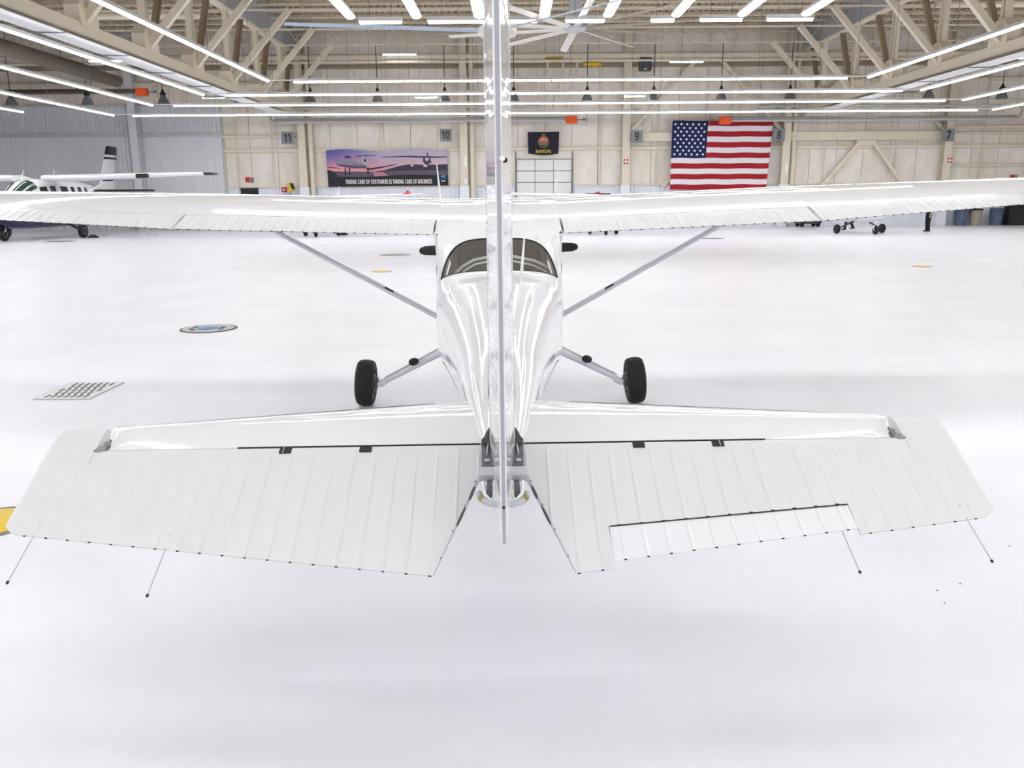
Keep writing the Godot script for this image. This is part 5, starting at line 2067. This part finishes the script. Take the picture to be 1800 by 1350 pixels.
func far_aircraft() -> void:
	# turboprop at the left, nose towards us
	var t := thing("turboprop", "large white high-wing turboprop with a dark blue belly and green-tinted windscreen at the left", "airplane", Vector3(-23.85, 0, -42.5))
	var secs := [[4.6, 0.22, 1.75, 1.25, 2.0], [4.2, 0.42, 1.98, 0.95, 2.2], [3.2, 0.58, 2.18, 0.61, 2.4], [2.55, 0.68, 2.30, 0.55, 2.6], [1.75, 0.78, 2.72, 0.53, 2.8], [1.1, 0.82, 2.90, 0.53, 3.0], [0.0, 0.82, 2.93, 0.53, 3.2], [-3.0, 0.82, 2.90, 0.55, 3.2], [-4.6, 0.70, 2.72, 0.95, 2.8], [-6.5, 0.42, 2.45, 1.40, 2.4], [-8.3, 0.14, 2.25, 1.75, 2.2]]
	obj("fuselage_upper", sec_loft(secs, -1.95, 1.95, 30), M.white_paint, t)
	obj("belly", sec_loft(secs, 1.95, TAU - 1.95, 16), M.navy, t)
	var st := S()
	lathe(st, [Vector2(0.22, 0.0), Vector2(0.20, 0.15), Vector2(0.1, 0.38), Vector2(0.0, 0.45)], Vector3(0, 1.5, 4.58), Basis(Vector3.RIGHT, PI / 2), 18)
	obj("spinner", st, M.alloy, t)
	# windscreen panes and cabin windows sit proud of the skin
	var scr := [[2.46, 1.80, 1.40, 1.60]]
	var ws := [[-0.98, -0.10], [0.10, 0.62], [0.67, 0.98]]
	for w in ws:
		st = S()
		var rows := []
		for i in 7:
			var z := lerpf(2.50, 1.35, i / 6.0)
			var row := PackedVector3Array()
			for k in 9:
				row.append(far_sec(secs, z, lerpf(w[0], w[1], k / 8.0), 1.012))
			rows.append(row)
		grid(st, rows, false, 1)
		obj("windscreen_pane", st, M.green_glass, t)
	for m in [-1.0, 1.0]:
		for w in [[1.25, 0.62], [0.35, -0.15], [-0.6, -1.3], [-1.6, -1.95], [-2.3, -2.65], [-3.0, -3.3]]:
			st = S()
			var rows := []
			for i in 5:
				var z := lerpf(w[0], w[1], i / 4.0)
				var row := PackedVector3Array()
				for k in 6:
					row.append(far_sec(secs, z, m * lerpf(0.98, 1.32, k / 5.0), 1.008))
				rows.append(row)
			grid(st, rows, false, 1)
			obj("cabin_window", st, M.smoke_glass, t)
	for m in [-1.0, 1.0]:
		var a := []
		for q in [[0.7, 2.93, 1.75, 0.30], [3.0, 2.98, 1.72, 0.28], [6.0, 3.06, 1.45, 0.22], [8.6, 3.12, 1.15, 0.15]]:
			a.append([Vector3(q[0] * m, q[1], 1.0 - (q[0] - 0.7) * 0.03), q[2], q[3] * 1.1, Vector3(0, 0, -1), Vector3.UP])
		var w2 := obj("wing", foil(a), M.white_paint, t)
		a = []
		for q in [[8.6, 3.12, 1.15, 0.15], [8.9, 3.12, 1.05, 0.13], [9.12, 3.10, 0.5, 0.05]]:
			a.append([Vector3(q[0] * m, q[1], 0.76 - (q[0] - 8.6) * 0.5), q[2], q[3] * 1.1, Vector3(0, 0, -1), Vector3.UP])
		obj("wing_tip", foil(a), M.navy_dark, w2)
		st = S()
		tube(st, [Vector3(5.45 * m, 3.0, 1.05), Vector3(6.0 * m, 3.02, 1.05)], 0.11, 10, true, Vector2(1.2, 1.0))
		obj("landing_light", st, M.black_gloss, w2)
		st = S()
		tube(st, [Vector3(0.8 * m, 1.2, 0.2), Vector3(3.7 * m, 2.9, 0.2)], 0.06, 10, true, Vector2(2.2, 0.8))
		obj("wing_strut", st, M.white_paint, t)
		st = S()
		cbox(st, Vector3(3.65 * m, 2.86, 0.25), Vector3(0.45, 0.14, 0.4), 0.04)
		obj("strut_fairing", st, M.navy_dark, t)
		st = S()
		tube(st, [Vector3(0.5 * m, 0.95, 0.0), Vector3(1.3 * m, 0.72, 0.0), Vector3(1.85 * m, 0.42, 0.0)], [0.1, 0.08, 0.06], 10)
		obj("gear_leg", st, M.navy, t)
		tyre(t, Vector3(1.97 * m, 0.36, 0), 0.36, 0.26, M.trim_white, "main_wheel")
		a = []
		for q in [[0.1, 1.3, 0.16], [3.1, 0.85, 0.10]]:
			a.append([Vector3(q[0] * m, 2.25, -7.0 - q[0] * 0.1), q[1], q[2], Vector3(0, 0, -1), Vector3.UP])
		obj("stabilizer", foil(a), M.white_paint, t)
	tyre(t, Vector3(-0.25, 0.32, 3.0), 0.32, 0.22, M.trim_white, "nose_wheel")
	st = S()
	tube(st, [Vector3(-0.25, 0.4, 3.0), Vector3(-0.05, 1.0, 2.9)], 0.07, 8)
	obj("nose_leg", st, M.trim_white, t)
	obj("fin", foil([[Vector3(0, 2.2, -5.9), 2.5, 0.22, Vector3(0, 0, -1), Vector3.RIGHT], [Vector3(0, 4.2, -7.15), 1.55, 0.15, Vector3(0, 0, -1), Vector3.RIGHT]]), M.white_paint, t)
	obj("fin_stripe", foil([[Vector3(0, 4.2, -7.14), 1.57, 0.158, Vector3(0, 0, -1), Vector3.RIGHT], [Vector3(0, 4.32, -7.22), 1.52, 0.154, Vector3(0, 0, -1), Vector3.RIGHT]]), M.navy_dark, t)
	obj("fin_band", foil([[Vector3(0, 4.32, -7.23), 1.50, 0.146, Vector3(0, 0, -1), Vector3.RIGHT], [Vector3(0, 4.46, -7.31), 1.45, 0.142, Vector3(0, 0, -1), Vector3.RIGHT]]), M.white_paint, t)
	obj("fin_cap", foil([[Vector3(0, 4.46, -7.31), 1.46, 0.145, Vector3(0, 0, -1), Vector3.RIGHT], [Vector3(0, 4.95, -7.62), 1.25, 0.12, Vector3(0, 0, -1), Vector3.RIGHT]]), M.navy_dark, t)
	for q in [[0.1, 1.6, 0.14], [1.15, 0.9, 0.32]]:
		st = S()
		tube(st, [Vector3(q[0], 2.86, q[1]), Vector3(q[0] + q[2] * 0.5, 3.34, q[1] - 0.2)], [0.035, 0.012], 8)
		obj("aerial", st, M.trim_white, t)
	var ch := thing("wheel_chock", "black wheel chock beside the blue-bellied turboprop's wheel", "chock", Vector3(-21.45, 0, -42.5))
	st = S()
	loft(st, [PackedVector3Array([Vector3(-0.15, 0, 0.25), Vector3(0.25, 0, 0.25), Vector3(0.02, 0.16, 0.25)]), PackedVector3Array([Vector3(-0.15, 0, -0.25), Vector3(0.25, 0, -0.25), Vector3(0.02, 0.16, -0.25)])], true, true, -1)
	obj("wedge", st, M.black, ch)
	st = S()
	tube(st, [Vector3(0.1, 0.12, 0.26), Vector3(0.25, 0.03, 0.4), Vector3(0.1, 0.02, 0.6)], 0.012, 6)
	obj("rope", st, M.mid_grey, ch)

	small_aircraft("white light aircraft parked beyond the left wing, only wing and wheels showing", Vector3(-9.9, 0, -43.2), 0.0, 0.85, 1)
	small_aircraft("white light aircraft parked behind the fin, mostly hidden by the wing root", Vector3(4.6, 0, -43.2), 0.0, 0.68, 2)
	small_aircraft("light aircraft hidden by the right wing, its three black wheels showing below", Vector3(17.45, 0, -42.35), 0.18, 1.25, 3)

func far_sec(secs: Array, z: float, ph: float, grow: float) -> Vector3:
	var i := 0
	while i < secs.size() - 2 and z < secs[i + 1][0]:
		i += 1
	var w := clampf((z - secs[i][0]) / (secs[i + 1][0] - secs[i][0]), 0, 1)
	var q := []
	for k in 5:
		q.append(lerpf(secs[i][k], secs[i + 1][k], w))
	var yc: float = (q[2] + q[3]) * 0.5
	var e: float = 2.0 / q[4]
	return Vector3(q[1] * grow * signf(sin(ph)) * pow(absf(sin(ph)), e), yc + (q[2] - yc) * grow * signf(cos(ph)) * pow(absf(cos(ph)), e), z)

func small_aircraft(label: String, at: Vector3, turn: float, track: float, which: int) -> void:  # nose towards +z
	var t := thing("light_aircraft", label, "airplane", at, turn)
	var secs := [[2.3, 0.2, 1.42, 1.05, 2.0], [2.0, 0.4, 1.50, 0.85, 2.4], [1.1, 0.5, 1.55, 0.62, 2.8], [0.4, 0.55, 1.92, 0.52, 3.0], [-0.8, 0.52, 1.90, 0.52, 3.0], [-1.4, 0.45, 1.40, 0.55, 2.6], [-4.6, 0.09, 1.08, 0.92, 2.2]]
	obj("fuselage", sec_loft(secs, 0, TAU, 28), M.white_paint, t)
	var st := S()
	var rows := []
	for i in 4:
		var row := PackedVector3Array()
		for k in 9:
			row.append(far_sec(secs, lerpf(1.05, 0.5, i / 3.0), lerpf(-0.9, 0.9, k / 8.0), 1.015))
		rows.append(row)
	grid(st, rows, false, 1)
	obj("windscreen", st, M.smoke_glass, t)
	for m in [-1.0, 1.0]:
		var a := []
		for q in [[0.3, 1.93, 1.6, 0.2], [2.6, 1.99, 1.6, 0.19], [5.2, 2.08, 1.15, 0.12], [5.45, 2.06, 0.8, 0.05]]:
			a.append([Vector3(q[0] * m, q[1], 0.75), q[2], q[3], Vector3(0, -0.04, -1), Vector3.UP])
		obj("wing", foil(a), M.white_paint, t)
		st = S()
		tube(st, [Vector3(0.5 * m, 0.75, 0.3), Vector3(2.3 * m, 1.9, 0.3)], 0.03, 8, true, Vector2(2.0, 0.9))
		obj("wing_strut", st, M.white_paint, t)
		st = S()
		tube(st, [Vector3(0.35 * m, 0.6, 0.0), Vector3((track - 0.06) * m, 0.25, 0.0)], [0.05, 0.03], 8)
		obj("gear_leg", st, M.dark_grey if which == 3 else M.white_paint, t)
		tyre(t, Vector3(track * m, 0.23, 0), 0.23, 0.17, M.alloy_dull, "main_wheel")
		a = []
		for q in [[0.05, 0.95, 0.09], [1.25 if which == 3 else 1.7, 0.7, 0.06]]:
			a.append([Vector3(q[0] * m, 1.0, -4.0), q[1], q[2], Vector3(0, 0, -1), Vector3.UP])
		obj("stabilizer", foil(a), M.white_paint, t)
	obj("fin", foil([[Vector3(0, 1.05, -3.6), 1.3, 0.1, Vector3(0, 0, -1), Vector3.RIGHT], [Vector3(0, 2.1, -4.5), 0.8, 0.07, Vector3(0, 0, -1), Vector3.RIGHT]]), M.white_paint, t)
	tyre(t, Vector3(0.0, 0.2, 1.35), 0.2, 0.14, M.alloy_dull, "nose_wheel")
	st = S()
	tube(st, [Vector3(0.0, 0.85, 1.3), Vector3(0.0, 0.45, 1.35)], 0.045, 8)
	for e in [-0.1, 0.1]:
		bar(st, Vector3(e, 0.46, 1.35), Vector3(e, 0.2, 1.35), 0.02, 0.05)
	obj("nose_leg", st, M.white_paint, t)
	st = S()
	lathe(st, [Vector2(0.16, 0.0), Vector2(0.12, 0.16), Vector2(0.0, 0.28)], Vector3(0, 1.25, 2.3), Basis(Vector3.RIGHT, PI / 2), 16)
	obj("spinner", st, M.alloy, t)
	st = S()
	for m in [-1.0, 1.0]:
		bar(st, Vector3(0, 1.25, 2.4), Vector3(m * 0.92, 1.25 + m * 0.14, 2.42), 0.12, 0.02, Vector3.BACK)
	obj("propeller", st, M.black, t)
	if which == 1:
		st = S()
		tube(st, [Vector3(0.9, 2.05, 0.0), Vector3(1.0, 2.5, -0.1)], [0.03, 0.012], 8)
		obj("aerial", st, M.trim_white, t)
		st = S()
		lathe(st, [Vector2(0.28, 0.0), Vector2(0.24, 0.05), Vector2(0.08, 0.07), Vector2(0.06, 0.16), Vector2(0.0, 0.18)], Vector3(4.55, 2.08, 0.5), Basis(), 14)
		obj("red_cover", st, M.red, t)
	if which == 2:
		st = S()
		cbox(st, Vector3(-0.35, 2.02, 0.4), Vector3(1.25, 0.06, 0.3), 0.02)
		obj("roof_bar", st, M.dark_grey, t)
		st = S()
		lathe(st, [Vector2(0.14, 0.0), Vector2(0.12, 0.06), Vector2(0.0, 0.09)], Vector3(-0.35, 2.05, 0.4), Basis(), 14)
		obj("red_beacon", st, M.red, t)

# ------------------------------------------------------------------ people and small things
func smin(a: float, b: float, k: float) -> float:
	var h := clampf(0.5 + 0.5 * (b - a) / k, 0.0, 1.0)
	return lerpf(b, a, h) - k * h * (1.0 - h)

func body_mesh(bones: Array, cell: float, blend: float) -> ArrayMesh:  # bones: [a, b, radius a, radius b]; surface nets of their smooth union
	var lo := Vector3.ONE * 1e9
	var hi := -lo
	for b in bones:
		for k in 2:
			var r: Vector3 = Vector3.ONE * (b[2 + k] + cell * 2.5)
			lo = lo.min(b[k] - r)
			hi = hi.max(b[k] + r)
	var n := Vector3i(((hi - lo) / cell).ceil()) + Vector3i.ONE
	var f := PackedFloat32Array()
	f.resize(n.x * n.y * n.z)
	f.fill(1.0)
	for b in bones:
		var rr: float = maxf(b[2], b[3]) + cell * 2.5
		var i0 := Vector3i(((b[0].min(b[1]) - Vector3.ONE * rr - lo) / cell).floor()).clamp(Vector3i.ZERO, n - Vector3i.ONE)
		var i1 := Vector3i(((b[0].max(b[1]) + Vector3.ONE * rr - lo) / cell).ceil()).clamp(Vector3i.ZERO, n - Vector3i.ONE)
		var d: Vector3 = b[1] - b[0]
		var dd := maxf(d.length_squared(), 1e-9)
		for z in range(i0.z, i1.z + 1):
			for y in range(i0.y, i1.y + 1):
				for x in range(i0.x, i1.x + 1):
					var p := lo + Vector3(x, y, z) * cell
					var h := clampf((p - b[0]).dot(d) / dd, 0, 1)
					var q: float = (p - b[0] - d * h).length() - lerpf(b[2], b[3], h)
					var id := x + n.x * (y + n.y * z)
					f[id] = smin(f[id], q, blend)
	var vid := {}
	var st := SurfaceTool.new()
	st.begin(Mesh.PRIMITIVE_TRIANGLES)
	st.set_smooth_group(0)
	for z in n.z - 1:
		for y in n.y - 1:
			for x in n.x - 1:
				var id := x + n.x * (y + n.y * z)
				var neg := 0
				var sum := Vector3.ZERO
				var cnt := 0
				var c := []
				for k in 8:
					var v := f[id + (k & 1) + n.x * (((k >> 1) & 1) + n.y * (k >> 2))]
					c.append(v)
					if v < 0:
						neg += 1
				if neg == 0 or neg == 8:
					continue
				for e in [[0, 1], [2, 3], [4, 5], [6, 7], [0, 2], [1, 3], [4, 6], [5, 7], [0, 4], [1, 5], [2, 6], [3, 7]]:
					var va: float = c[e[0]]
					var vb: float = c[e[1]]
					if (va < 0) != (vb < 0):
						var w := va / (va - vb)
						var pa := Vector3(e[0] & 1, (e[0] >> 1) & 1, e[0] >> 2)
						var pb := Vector3(e[1] & 1, (e[1] >> 1) & 1, e[1] >> 2)
						sum += pa.lerp(pb, w)
						cnt += 1
				vid[id] = lo + (Vector3(x, y, z) + sum / cnt) * cell
	var off := [1, n.x, n.x * n.y]
	for z in range(1, n.z - 1):
		for y in range(1, n.y - 1):
			for x in range(1, n.x - 1):
				var id := x + n.x * (y + n.y * z)
				for ax in 3:
					var a := f[id]
					var b := f[id + off[ax]]
					if (a < 0) == (b < 0):
						continue
					var u: int = off[(ax + 1) % 3]
					var v: int = off[(ax + 2) % 3]
					if not (vid.has(id) and vid.has(id - u) and vid.has(id - v) and vid.has(id - u - v)):
						continue
					if a < 0:
						quad(st, vid[id - u - v], vid[id - v], vid[id], vid[id - u])
					else:
						quad(st, vid[id - u - v], vid[id - u], vid[id], vid[id - v])
	st.generate_normals()
	return st.commit()

func person(label: String, at: Vector3, turn: float, stride: float) -> void:  # faces +z before the turn
	var t := thing("person", label, "person", at, turn)
	var V := func(x, y, z): return Vector3(x, y, z)
	var hipy := 0.92 - absf(stride) * 0.06
	var legs := []
	var shoes := []
	for m in [-1.0, 1.0]:
		var hip := Vector3(m * 0.095, hipy, 0)
		var ank := Vector3(m * 0.10, 0.085 + (0.05 if m * stride < 0 else 0.0), m * stride * 0.34)
		var knee := hip.lerp(ank, 0.49) + Vector3(0, 0.01, 0.03 + absf(stride) * 0.04)
		legs.append([hip, knee, 0.092, 0.062])
		legs.append([knee, ank, 0.062, 0.045])
		shoes.append([ank + Vector3(0, -0.035, -0.05), ank + Vector3(0.01 * m, -0.048, 0.155), 0.045, 0.036])
	var torso := [[V.call(0, hipy, 0), V.call(0, hipy + 0.12, -0.01), 0.13, 0.125], [V.call(-0.06, hipy + 0.02, 0), V.call(0.06, hipy + 0.02, 0), 0.115, 0.115], [V.call(0, hipy + 0.15, 0), V.call(0, hipy + 0.40, 0), 0.125, 0.135], [V.call(-0.15, hipy + 0.48, -0.01), V.call(0.15, hipy + 0.48, -0.01), 0.075, 0.075], [V.call(-0.07, hipy + 0.40, 0.01), V.call(0.07, hipy + 0.40, 0.01), 0.12, 0.12]]
	var arms := []
	var hands := []
	for m in [-1.0, 1.0]:
		var sh := Vector3(m * 0.19, hipy + 0.49, -0.01)
		var el := sh + Vector3(m * 0.045, -0.29, -0.03 - m * stride * 0.10)
		var wr := el + Vector3(-m * 0.01, -0.25, 0.07 - m * stride * 0.10)
		arms.append([sh, el, 0.052, 0.043])
		arms.append([el, wr, 0.042, 0.028])
		hands.append([wr, wr + Vector3(0, -0.075, 0.012), 0.026, 0.033])
		for k in 4:
			var b0 := wr + Vector3(0, -0.085, 0.038 - k * 0.019)
			var ln: float = [0.062, 0.072, 0.066, 0.05][k]
			hands.append([b0, b0 + Vector3(-m * 0.008, -ln * 0.55, 0.0), 0.0095, 0.009])
			hands.append([b0 + Vector3(-m * 0.008, -ln * 0.55, 0.0), b0 + Vector3(-m * 0.024, -ln, 0.0), 0.009, 0.0075])
		hands.append([wr + Vector3(0, -0.03, 0.03), wr + Vector3(-m * 0.015, -0.085, 0.062), 0.012, 0.0095])
	var ny := hipy + 0.52
	var head := [[V.call(0, ny, -0.01), V.call(0, ny + 0.10, 0.01), 0.055, 0.05], [V.call(0, ny + 0.20, 0.0), V.call(0, ny + 0.235, -0.01), 0.088, 0.088], [V.call(0, ny + 0.12, 0.045), V.call(0, ny + 0.20, 0.045), 0.046, 0.062], [V.call(0, ny + 0.17, 0.098), V.call(0, ny + 0.20, 0.092), 0.014, 0.009], [V.call(-0.085, ny + 0.165, 0.0), V.call(-0.088, ny + 0.20, -0.005), 0.014, 0.018], [V.call(0.085, ny + 0.165, 0.0), V.call(0.088, ny + 0.20, -0.005), 0.014, 0.018]]
	var all := legs + torso + arms + head
	obj("body", body_mesh(all, 0.024, 0.03), M.skin, t)
	obj("hands", body_mesh(hands, 0.008, 0.008), M.skin, t)
	var tr := []
	for b in legs:
		tr.append([b[0], b[1], b[2] + 0.014, b[3] + 0.022])
	tr.append([torso[1][0], torso[1][1], 0.128, 0.128])
	tr.append([torso[0][0], torso[0][0] + Vector3(0, 0.06, 0), 0.14, 0.14])
	obj("trousers", body_mesh(tr, 0.024, 0.03), M.trousers, t)
	var sr := []
	for b in torso.slice(2):
		sr.append([b[0], b[1], b[2] + 0.016, b[3] + 0.016])
	for b in arms:
		sr.append([b[0], b[1].lerp(b[0], 0.08), b[2] + 0.013, b[3] + 0.013])
	obj("shirt", body_mesh(sr, 0.024, 0.03), M.shirt, t)
	obj("shoes", body_mesh(shoes, 0.016, 0.02), M.black_gloss, t)
	obj("hair", body_mesh([[V.call(0, ny + 0.235, -0.03), V.call(0, ny + 0.25, -0.01), 0.089, 0.086], [V.call(0, ny + 0.17, -0.055), V.call(0, ny + 0.24, -0.035), 0.06, 0.08]], 0.016, 0.02), M.hair, t)
	var st := S()
	for m in [-1, 1]:
		ball(st, Vector3(m * 0.032, ny + 0.205, 0.098), 0.011, 8)
	obj("eyes", st, M.black, t)
	st = S()
	tube(st, [Vector3(-0.024, ny + 0.132, 0.086), Vector3(0, ny + 0.13, 0.093), Vector3(0.024, ny + 0.132, 0.086)], 0.005, 6)
	obj("mouth", st, M.alarm_red, t)

func bin(label: String, x: float, h: float, w: float, m: Material, lid: Material, square: bool) -> void:
	var t := thing("waste_bin", label, "bin", Vector3(x, 0, -52.1), 0, "bins along the back wall")
	var st := S()
	if square:
		cbox(st, Vector3(0, h * 0.47, 0), Vector3(w, h * 0.94, 0.7), 0.03)
		obj("body", st, m, t)
		st = S()
		cbox(st, Vector3(0, h * 0.97, 0.02), Vector3(w * 1.05, h * 0.07, 0.78), 0.02)
		obj("lid", st, lid, t)
	else:
		lathe(st, [Vector2(w * 0.40, 0.0), Vector2(w * 0.49, h * 0.92), Vector2(w * 0.46, h * 0.92), Vector2(w * 0.38, 0.06)], Vector3.ZERO, Basis(), 24)
		obj("body", st, m, t)
		st = S()
		lathe(st, [Vector2(w * 0.5, h * 0.90), Vector2(w * 0.53, h * 0.92), Vector2(w * 0.53, h * 0.97), Vector2(w * 0.40, h), Vector2(w * 0.36, h * 0.97)], Vector3.ZERO, Basis(), 24)
		obj("rim", st, lid, t)
		st = S()
		for e in [-1, 1]:
			cbox(st, Vector3(e * w * 0.5, h * 0.78, 0), Vector3(0.06, 0.05, 0.16), 0.01)
		obj("handle", st, lid, t)

func odds_and_ends() -> void:
	person("person in dark trousers standing in profile below the right wing, near the bins", Vector3(21.6, 0, -43.8), -PI / 2, 0.0)
	person("person in dark trousers walking, legs apart, among the black wheels under the right wing", Vector3(18.6, 0, -46.6), -PI / 2, 0.8)
	bin("blue-grey round bin nearest the standing person", 27.68, 1.04, 0.86, M.bin_blue, M.bin_blue, false)
	bin("tan round bin with a black lid between two blue-grey bins", 28.56, 1.02, 0.78, M.bin_tan, M.black, false)
	bin("blue-grey round bin next to the black one", 29.86, 1.05, 0.80, M.bin_blue, M.bin_blue, false)
	bin("square black bin at the right end of the row", 30.98, 1.22, 1.05, M.black, M.black_gloss, true)
	var tw := thing("dark_bar", "long low black bar lying on the floor beyond the left strut", "tow bar", Vector3(-8.0, 0, -44.0))  # thin black bar with a block near one end
	var st := S()
	tube(st, [Vector3(-1.5, 0.10, 0), Vector3(-0.6, 0.17, 0), Vector3(0.4, 0.16, 0), Vector3(1.5, 0.10, 0)], [0.02, 0.06, 0.05, 0.015], 8)
	obj("bar", st, M.black, tw)
	st = S()
	cbox(st, Vector3(-0.95, 0.10, 0), Vector3(0.4, 0.2, 0.3), 0.04)
	obj("end_block", st, M.black, tw)
	var ws := thing("work_stand", "tall work stand with a flat black top behind the left wing", "stand", Vector3(-20.7, 0, -45.0))
	st = S()
	cbox(st, Vector3(0, 2.36, 0), Vector3(2.85, 0.10, 0.9), 0.02)
	obj("black_top", st, M.black, ws)
	for e in [[-1.2, -0.35], [1.2, -0.35], [-1.2, 0.35], [1.2, 0.35]]:
		st = S()
		bar(st, Vector3(e[0], 0, e[1]), Vector3(e[0], 2.32, e[1]), 0.06, 0.06)
		obj("leg", st, M.light_grey, ws)
	var tg := thing("tug", "low dark tow tractor, only its edge showing under the right wing", "tractor", Vector3(18.05, 0, -51.6))
	st = S()
	cbox(st, Vector3(0, 0.36, 0), Vector3(1.3, 0.36, 1.2), 0.06)
	cbox(st, Vector3(0, 0.62, -0.2), Vector3(1.0, 0.26, 0.7), 0.06)
	obj("body", st, M.dark_grey, tg)
	for e in [[-0.5, -0.4], [0.5, -0.4], [-0.5, 0.4], [0.5, 0.4]]:
		tyre(tg, Vector3(e[0], 0.24, e[1]), 0.24, 0.18, M.mid_grey, "wheel")
